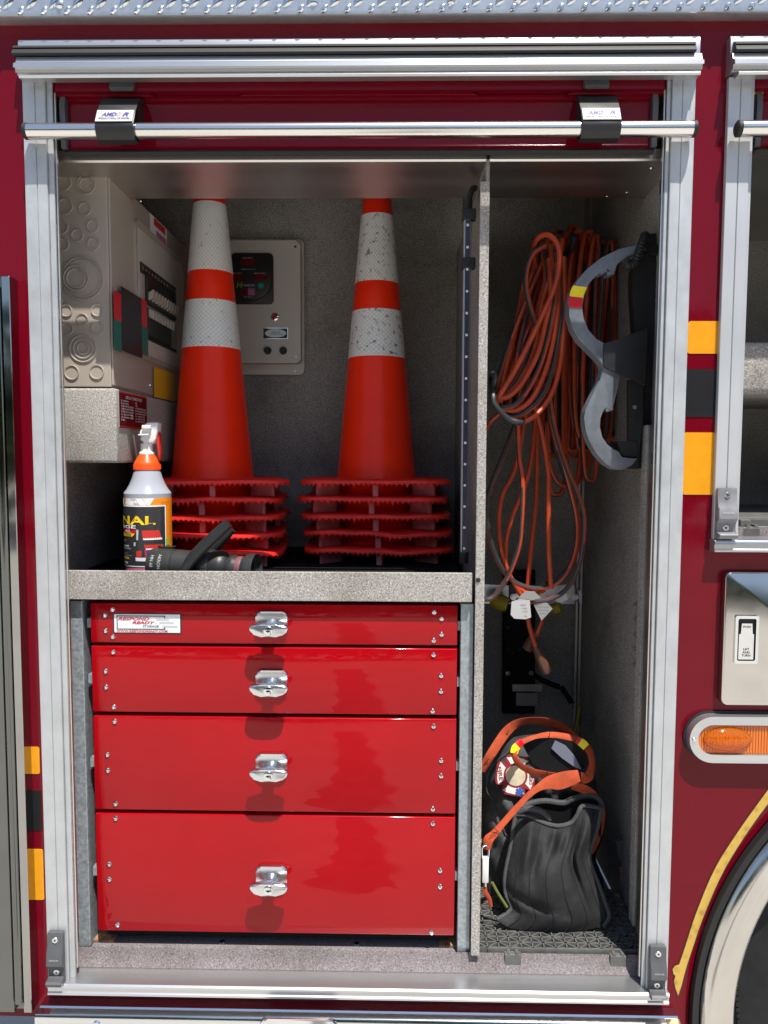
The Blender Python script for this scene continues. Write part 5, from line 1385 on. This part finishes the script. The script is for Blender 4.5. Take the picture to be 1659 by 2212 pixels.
# vertical channels in the back corner
for u0, u1 in ((1248, 1252), (1256, 1260)):
    b = MB(); b.box(P(u0, 1100, .68).x, P(u1, 1100, .68).x, .675, .683, ZS+.06, zat(975, .58)); b.build('corner_channel', 'steel', truck)
# ================================================================ rubber gear bag
bag = thing('gear_bag', P(1180, 2010, .25), 'black rubber gear bag with orange webbing straps standing on the floor mat', 'bag')
Q = lambda x, y: (1002.4+.2813*x, 1512.2+.2813*y)
def resample(pts, n):
    v = [Vector(p) for p in pts]; d = [0]
    for a, c in zip(v, v[1:]): d.append(d[-1]+(c-a).length)
    cm_ = catmull([tuple(p)+((0,) if len(p) == 2 else ()) for p in pts], 200); dd = [0]
    for a, c in zip(cm_, cm_[1:]): dd.append(dd[-1]+(c-a).length)
    out = []; j = 0
    for i in range(n):
        t = dd[-1]*i/(n-1)
        while j < len(dd)-2 and dd[j+1] < t: j += 1
        f = (t-dd[j])/max(1e-9, dd[j+1]-dd[j]); out.append(cm_[j].lerp(cm_[j+1], f))
    return out
NS, NT = 72, 56
eL = resample([(405, 880), (385, 980), (365, 1130), (330, 1300), (318, 1420), (332, 1510), (370, 1590), (340, 1640), (258, 1690)], NT)
eR = resample([(1050, 832), (1035, 920), (1000, 1050), (958, 1190), (972, 1280), (1020, 1400), (1070, 1540), (1108, 1660), (1062, 1745)], NT)
eT = resample([(405, 880), (490, 888), (570, 925), (650, 955), (730, 968), (820, 945), (865, 890), (900, 822), (960, 815), (1050, 832)], NS)
eB = resample([(258, 1690), (350, 1748), (520, 1778), (700, 1788), (880, 1778), (1000, 1752), (1062, 1745)], NS)
def bagY(s, t, x, y):
    yb = PG(*Q(x, max(y, 1690)), zm).y if t > .97 else None
    y0 = .180*(1-t)+.120*t
    bul = .050*(math.sin(PI*min(1, t*.92+.04))**.9)*(math.sin(PI*s)**.7)
    f1 = .0090*math.exp(-((s-.30)/.05)**2)*math.exp(-((t-.34)/.13)**2)
    f1 -= .016*math.exp(-((s-.18-.05*t)/.06)**2)*math.exp(-((t-.28)/.2)**2)
    f1 += .015*math.exp(-((s-.44)/.05)**2)*math.exp(-((t-.16)/.10)**2)
    f1 -= .012*math.exp(-((s-.52)/.05)**2)*math.exp(-((t-.14)/.09)**2)
    f1 += .020*math.exp(-((s-.80-.02*t)/.035)**2)*math.exp(-((t-.45)/.33)**2)
    f1 -= .014*math.exp(-((s-.90)/.05)**2)*math.exp(-((t-.25)/.2)**2)
    f1 += .010*math.exp(-((t-.66-.25*s)/.05)**2)*math.exp(-((s-.25)/.22)**2)
    f1 += .0022*math.sin(2*PI*(3.1*s+.35*math.sin(2.2*t)))*math.sin(PI*t)
    f1 += .0012*math.sin(23*s+9*t)*math.sin(PI*t)
    return y0-bul+f1
rows = []
for j in range(NT):
    t = j/(NT-1); row = []
    for i in range(NS):
        s = i/(NS-1)
        c = eL[j]*(1-s)+eR[j]*s+eT[i]*(1-t)+eB[i]*t-(eL[0]*(1-s)*(1-t)+eR[0]*s*(1-t)+eL[-1]*(1-s)*t+eR[-1]*s*t)
        row.append(P(*Q(c.x, c.y), bagY(s, t, c.x, c.y)))
    rows.append(row)
b = MB(); b.grid(rows, thick=(0, .0035, 0)); b.build('front_panel', 'bag', bag, smooth=60)
for s_ in (.12, .28, .46, .64, .80, .93):
    i = int(s_*(NS-1)); b = MB(); b.tube([rows[j][i]+Vector((0, -.0006, 0)) for j in range(2, NT-1)], .0011, 6); b.build('seam', 'seam', bag)
# bindings
b = MB(); b.tube([rows[0][i]+Vector((0, -.001, .001)) for i in range(NS)], .0052, 8, flat=.8); b.build('mouth_binding', 'binding', bag)
ed = [rows[j][0]+Vector((-.001, .002, 0)) for j in range(NT)]
b = MB(); b.tube(ed, .0048, 8); b.build('edge_binding', 'binding', bag)
ed = [rows[j][-1]+Vector((.001, .002, 0)) for j in range(NT)]
b = MB(); b.tube(ed, .0055, 8); b.build('edge_binding', 'binding', bag)
rim = [(398, 900, .19), (420, 845, .20), (500, 797, .208), (620, 775, .215), (760, 790, .215), (830, 762, .212), (900, 740, .208), (980, 736, .20), (1040, 768, .195), (1060, 832, .19)]
rp_ = catmull([P(*Q(x, y), z) for x, y, z in rim], 60)
b = MB(); b.tube(rp_, .0060, 8); b.build('mouth_binding', 'binding', bag)
# lip folded over at the left of the mouth
fp = catmull([P(*Q(x, y), z) for x, y, z in ((420, 862, .178), (480, 835, .172), (560, 840, .170), (620, 870, .172), (655, 915, .178))], 30)
b = MB(); b.tube(fp, .006, 8); b.grid([[p_ for p_ in fp], [p_+Vector((.002, .012, -.014)) for p_ in fp]]); b.build('folded_lip', 'binding', bag)
# inside of the mouth
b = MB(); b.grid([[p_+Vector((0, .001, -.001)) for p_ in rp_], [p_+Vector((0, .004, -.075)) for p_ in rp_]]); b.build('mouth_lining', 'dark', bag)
# rear body, an irregular blown-up shape
ol = [(138, 1450), (136, 1200), (142, 950), (160, 740), (185, 560), (235, 410), (320, 310), (430, 275), (560, 262), (700, 262), (830, 290), (930, 350), (985, 480), (1010, 620), (1045, 760), (1078, 900), (1058, 1080), (1010, 1200), (1050, 1320), (1075, 1430), (1095, 1560), (1105, 1680), (900, 1705), (600, 1705), (300, 1690), (180, 1640)]
ol = resample(ol+[ol[0]], 97)[:-1]
cen = Vector((610, 950, 0))
rn = random.Random(3)
def noise3(x, y): return .010*math.sin(x*.019+1.3)*math.sin(y*.013+.4)+.006*math.sin(x*.031-y*.022)+.0025*math.sin(x*.06+y*.05)
rows2 = []
for sgn in (-1, 1):
    fr = [k/16 for k in range(17)] if sgn < 0 else [k/16 for k in range(15, -1, -1)]
    for f in fr:
        row = []
        for e in ol:
            q_ = cen+(e-cen)*max(f, .02)
            dp_ = math.sqrt(max(0, 1-f**3))
            row.append(P(*Q(q_.x, q_.y), .30-((.085-.055*math.exp(-((q_.x-690)/210)**2-((q_.y-890)/200)**2)) if sgn < 0 else -.13)*dp_+noise3(q_.x, q_.y)*(1 if sgn < 0 else .3)*(1-f**6)))
        rows2.append(row)
b = MB(); b.grid(rows2, closed_u=True); b.build('rear_body', 'bag_dusty', bag, smooth=70)
# seams on the rear body
for pl in ([(390, 300), (360, 380), (260, 460), (190, 560), (175, 700), (250, 790)], [(270, 760), (330, 720), (420, 760), (520, 800)], [(330, 800), (300, 700), (290, 640)]):
    b = MB(); b.tube(catmull([P(*Q(x, y), .232+.00020*abs(x-600)*.28) for x, y in pl], 24), .0011, 6); b.build('seam', 'greyplastic', bag)
# dark mouth of the rear compartment and pale lining
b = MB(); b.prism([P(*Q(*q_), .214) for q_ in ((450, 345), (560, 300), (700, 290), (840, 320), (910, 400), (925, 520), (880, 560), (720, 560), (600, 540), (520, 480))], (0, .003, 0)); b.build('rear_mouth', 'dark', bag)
b = MB(); b.prism([P(*Q(*q_), .209) for q_ in ((672, 372), (700, 312), (780, 350), (850, 430), (902, 535), (850, 515), (750, 445))], (0, .002, 0)); b.build('pale_lining', 'bluegrey', bag)
# straps
def ribbon(name, path, n=60, mname='strap', tilt=0.0, th=.0018):
    c = catmull([(x, y, z) for x, y, z, w in path], n); w = catmull([(q_[3], 0, 0) for q_ in path], n)
    rows = []
    for i in range(n):
        d = c[min(i+1, n-1)]-c[max(i-1, 0)]; d.z = 0; d.normalize(); pe = Vector((-d.y, d.x, 0)); hw2 = w[i].x/2
        row = []
        for k in range(5):
            q_ = -1+k/2
            pt = c[i]+pe*hw2*q_
            row.append(P(*Q(pt.x, pt.y), c[i].z+tilt*q_-.0015*(1-q_*q_)))
        rows.append(row)
    b = MB(); b.grid(rows, thick=(0, th, 0)); return b.build(name, mname, bag, smooth=60)
ribbon('strap', [(135, 545, .20, 60), (200, 430, .205, 70), (270, 320, .235, 72), (330, 240, .265, 72), (400, 185, .285, 60), (500, 160, .295, 50), (620, 168, .30, 62), (730, 200, .295, 70), (810, 255, .285, 60), (880, 315, .27, 48)], tilt=.006)
ribbon('strap', [(900, 600, .185, 85), (955, 590, .19, 75), (985, 500, .20, 52), (972, 410, .21, 52), (925, 345, .215, 58), (850, 300, .22, 48), (740, 275, .22, 46), (640, 268, .215, 42), (540, 285, .205, 30), (450, 322, .195, 40), (398, 372, .18, 46), (388, 432, .17, 44), (430, 500, .162, 46), (520, 550, .158, 50), (620, 575, .160, 55), (730, 592, .165, 50)], n=110, tilt=.004)
ribbon('strap', [(830, 655, .195, 60), (930, 690, .20, 70), (1010, 755, .205, 66), (1052, 850, .212, 58), (1052, 960, .21, 46), (1020, 1080, .20, 44), (975, 1175, .18, 36)], tilt=.004)
ribbon('strap', [(885, 582, .150, 88), (800, 605, .146, 120), (725, 625, .142, 126), (650, 636, .138, 95), (575, 672, .134, 55), (500, 728, .130, 44), (440, 790, .126, 42), (378, 858, .124, 46), (285, 965, .118, 48), (230, 1030, .114, 58), (185, 1080, .112, 74), (180, 1150, .112, 50)], n=90, tilt=.003)
ribbon('tape_band', [(385, 408, .1735, 58), (392, 375, .176, 60), (412, 352, .1795, 58)], n=12, mname='tapeyellow'); ribbon('tape_band', [(412, 352, .1795, 58), (425, 335, .183, 56), (448, 318, .188, 52)], n=12, mname='redtape')
ribbon('tape_band', [(866, 306, .214, 54), (890, 320, .2115, 56)], n=8, mname='redtape'); ribbon('tape_band', [(890, 320, .2115, 60), (915, 338, .209, 64), (938, 362, .207, 62)], n=10, mname='tapeyellow')
for x, y, z, a in ((250, 1000, .113, -45), (225, 1030, .111, 35), (640, 560, .155, 80), (655, 272, .21, 80), (330, 255, .262, 60), (170, 475, .20, 50)):
    c = P(*Q(x, y), z-.003); d = Vector((math.cos(R(a)), 0, math.sin(R(a)))); b = MB(); b.tube([c-d*.009, c+d*.009], .0007, 6); b.build('stitching', 'seam', bag)
# snap hook and its lower strap
c0 = P(*Q(163, 1290), .112)
b = MB(); b.box(c0.x-.0065, c0.x+.0065, .106, .118, zat(Q(0, 1385)[1], .112), zat(Q(0, 1195)[1], .112), .002, 2); b.build('snap_hook', 'whiteplastic', bag)
b = MB(); b.tube(catmull([P(*Q(x, y), .112) for x, y in ((140, 1210), (136, 1150), (150, 1118), (175, 1115), (190, 1145), (186, 1210))], 24), .0022, 8); b.build('hook_gate', 'chrome', bag)
b = MB(); b.tube([P(*Q(163, 1380), .112), P(*Q(163, 1430), .112)], .003, 8); b.build('hook_swivel', 'chrome', bag)
ribbon('strap', [(160, 1420, .113, 30), (165, 1480, .114, 34), (195, 1530, .116, 32), (208, 1590, .118, 26)], n=20)
b = MB(); b.tube(catmull([P(*Q(x, y), .125) for x, y in ((215, 1400), (265, 1490), (330, 1590))], 14), .003, 8); b.build('drawstring', 'olive', bag)
# fire patch
pc = P(*Q(395, 580), .222); PR = 168*.2813*px(.222)
pn = Vector((-.12, -1, .22)).normalized(); pe1 = Vector((1, 0, 0)); pe1 = (pe1-pn*pe1.dot(pn)).normalized(); pe2 = -(pn.cross(pe1))
if pe2.z < 0: pe2 = -pe2
def polar(a, r, dn): return pc+(pe1*math.cos(a)+pe2*math.sin(a))*r*PR+pn*dn
def mal(a):
    k = ((a+PI/4) % (PI/2))-PI/4; t = abs(k)/(PI/4)
    return .98-.07*math.cos(k*4.0)*(t < .5)+(-.30*max(0, (t-.72)/.28)**1.3)
b = MB(); b.prism([polar(2*PI*k/96+R(-8), mal(2*PI*k/96), .0012) for k in range(96)], -pn*.002); pt_ = b.build('fire_patch', 'patchred', bag)
for q_ in range(4):
    am = q_*PI/2+R(-8); pts = []
    A = [(-30, .56), (-32, .74), (-34, .90), (-18, .86), (0, .84), (18, .86), (34, .90), (32, .74), (30, .56), (15, .56), (0, .56), (-15, .56)]
    b = MB(); b.prism([polar(am+R(x), y, .0020) for x, y in A], -pn*.0007); b.build('patch_field', 'patchwhite', pt_)
b = MB(); b.prism([polar(2*PI*k/40, .46, .0022) for k in range(40)], -pn*.0008); b.build('patch_centre', 'patchcentre', pt_)
txt('FIRE', polar(PI+R(-6), .71, .0022), .0085, 'patchred', pt_, w=.029, right=(-pe2*math.cos(R(10))+pe1*math.sin(R(10))), up=(pe1*math.cos(R(10))+pe2*math.sin(R(10))), bold=.02)
sc0 = polar(-PI/2+R(14), .73, .0026)
b = MB()
for k in range(3):
    a = R(90+60*k-10); d = pe1*math.cos(a)+pe2*math.sin(a); e = pe1*-math.sin(a)+pe2*math.cos(a); b.obox(sc0, d*.0088, e*.0026, pn*.0003*(1+k*.3))
b.build('star_emblem', 'patchblue', pt_)
txt('DEPT', polar(R(-8), .71, .0022), .0075, 'patchred', pt_, w=.024, right=pe2, up=-pe1, bold=.02)

# ================================================================ tool in the dark behind the bag
tl = thing('hand_tool', P(1350, 1960, .30), 'dark hand tool with worn grip leaning at the right behind the bag', 'hand tool')
b = MB(); b.prism([P(*Q(*q_), .26) for q_ in ((1160, 1090), (1225, 1080), (1270, 1110), (1262, 1160), (1232, 1170), (1235, 1240), (1215, 1285), (1195, 1260), (1185, 1160))], (0, .02, 0), .002); b.build('grip', 'greyplastic', tl)
b = MB(); b.tube([P(*Q(1205, 1280), .27), P(*Q(1218, 1400), .27), P(*Q(1240, 1520), .27)], .0045, 8); b.build('shaft', 'rust', tl)
b = MB(); b.prism([P(*Q(*q_), .25) for q_ in ((1205, 1540), (1240, 1510), (1290, 1530), (1275, 1570), (1240, 1580), (1210, 1680), (1195, 1700), (1195, 1600))], (0, .03, 0), .003); b.build('jaw', 'greyplastic', tl)
# ================================================================ belt of trees across the apron, seen only as reflections
def leaf_mat():
    m, t, b = newmat('leaf green')
    mp = coords(t); nz = _n(t, 'ShaderNodeTexNoise'); nz.inputs['Scale'].default_value = .9
    t.links.new(mp.outputs[0], nz.inputs[0]); rp = ramp(t, [(.3, (.02, .045, .012)), (.7, (.07, .11, .03))]); t.links.new(nz.outputs[0], rp.inputs[0])
    t.links.new(rp.outputs[0], b.inputs['Base Color']); b.inputs['Roughness'].default_value = .6
    return m
rt = random.Random(11)
b = MB()
for c in range(26):
    cx_ = -22+c*1.9+rt.uniform(-.6, .6); cy_ = -15+rt.uniform(-1.5, 1.5); h_ = rt.uniform(4.2, 6.4); rr_ = rt.uniform(1.5, 2.3)
    for k in range(260):
        a, e_ = rt.uniform(0, 2*PI), math.acos(rt.uniform(-1, 1)); rho = rt.uniform(.55, 1)
        p = Vector((cx_+rr_*rho*math.sin(e_)*math.cos(a), cy_+rr_*rho*math.sin(e_)*math.sin(a), h_*.5+h_*.5*rho*math.cos(e_)))
        s_ = rt.uniform(.22, .5); u1 = Vector((rt.uniform(-1, 1), rt.uniform(-1, 1), rt.uniform(-1, 1))).normalized(); u2 = u1.orthogonal().normalized()
        vv = [b.bm.verts.new(p+u1*s_), b.bm.verts.new(p+u2*s_*.7), b.bm.verts.new(p-u1*s_), b.bm.verts.new(p-u2*s_*.7)]
        b.bm.faces.new(vv)
tb_ = b.build('tree_belt', leaf_mat(), smooth=0)
tag(tb_, 'far belt of green trees across the concrete apron, seen only as reflections', 'trees', kind='stuff')
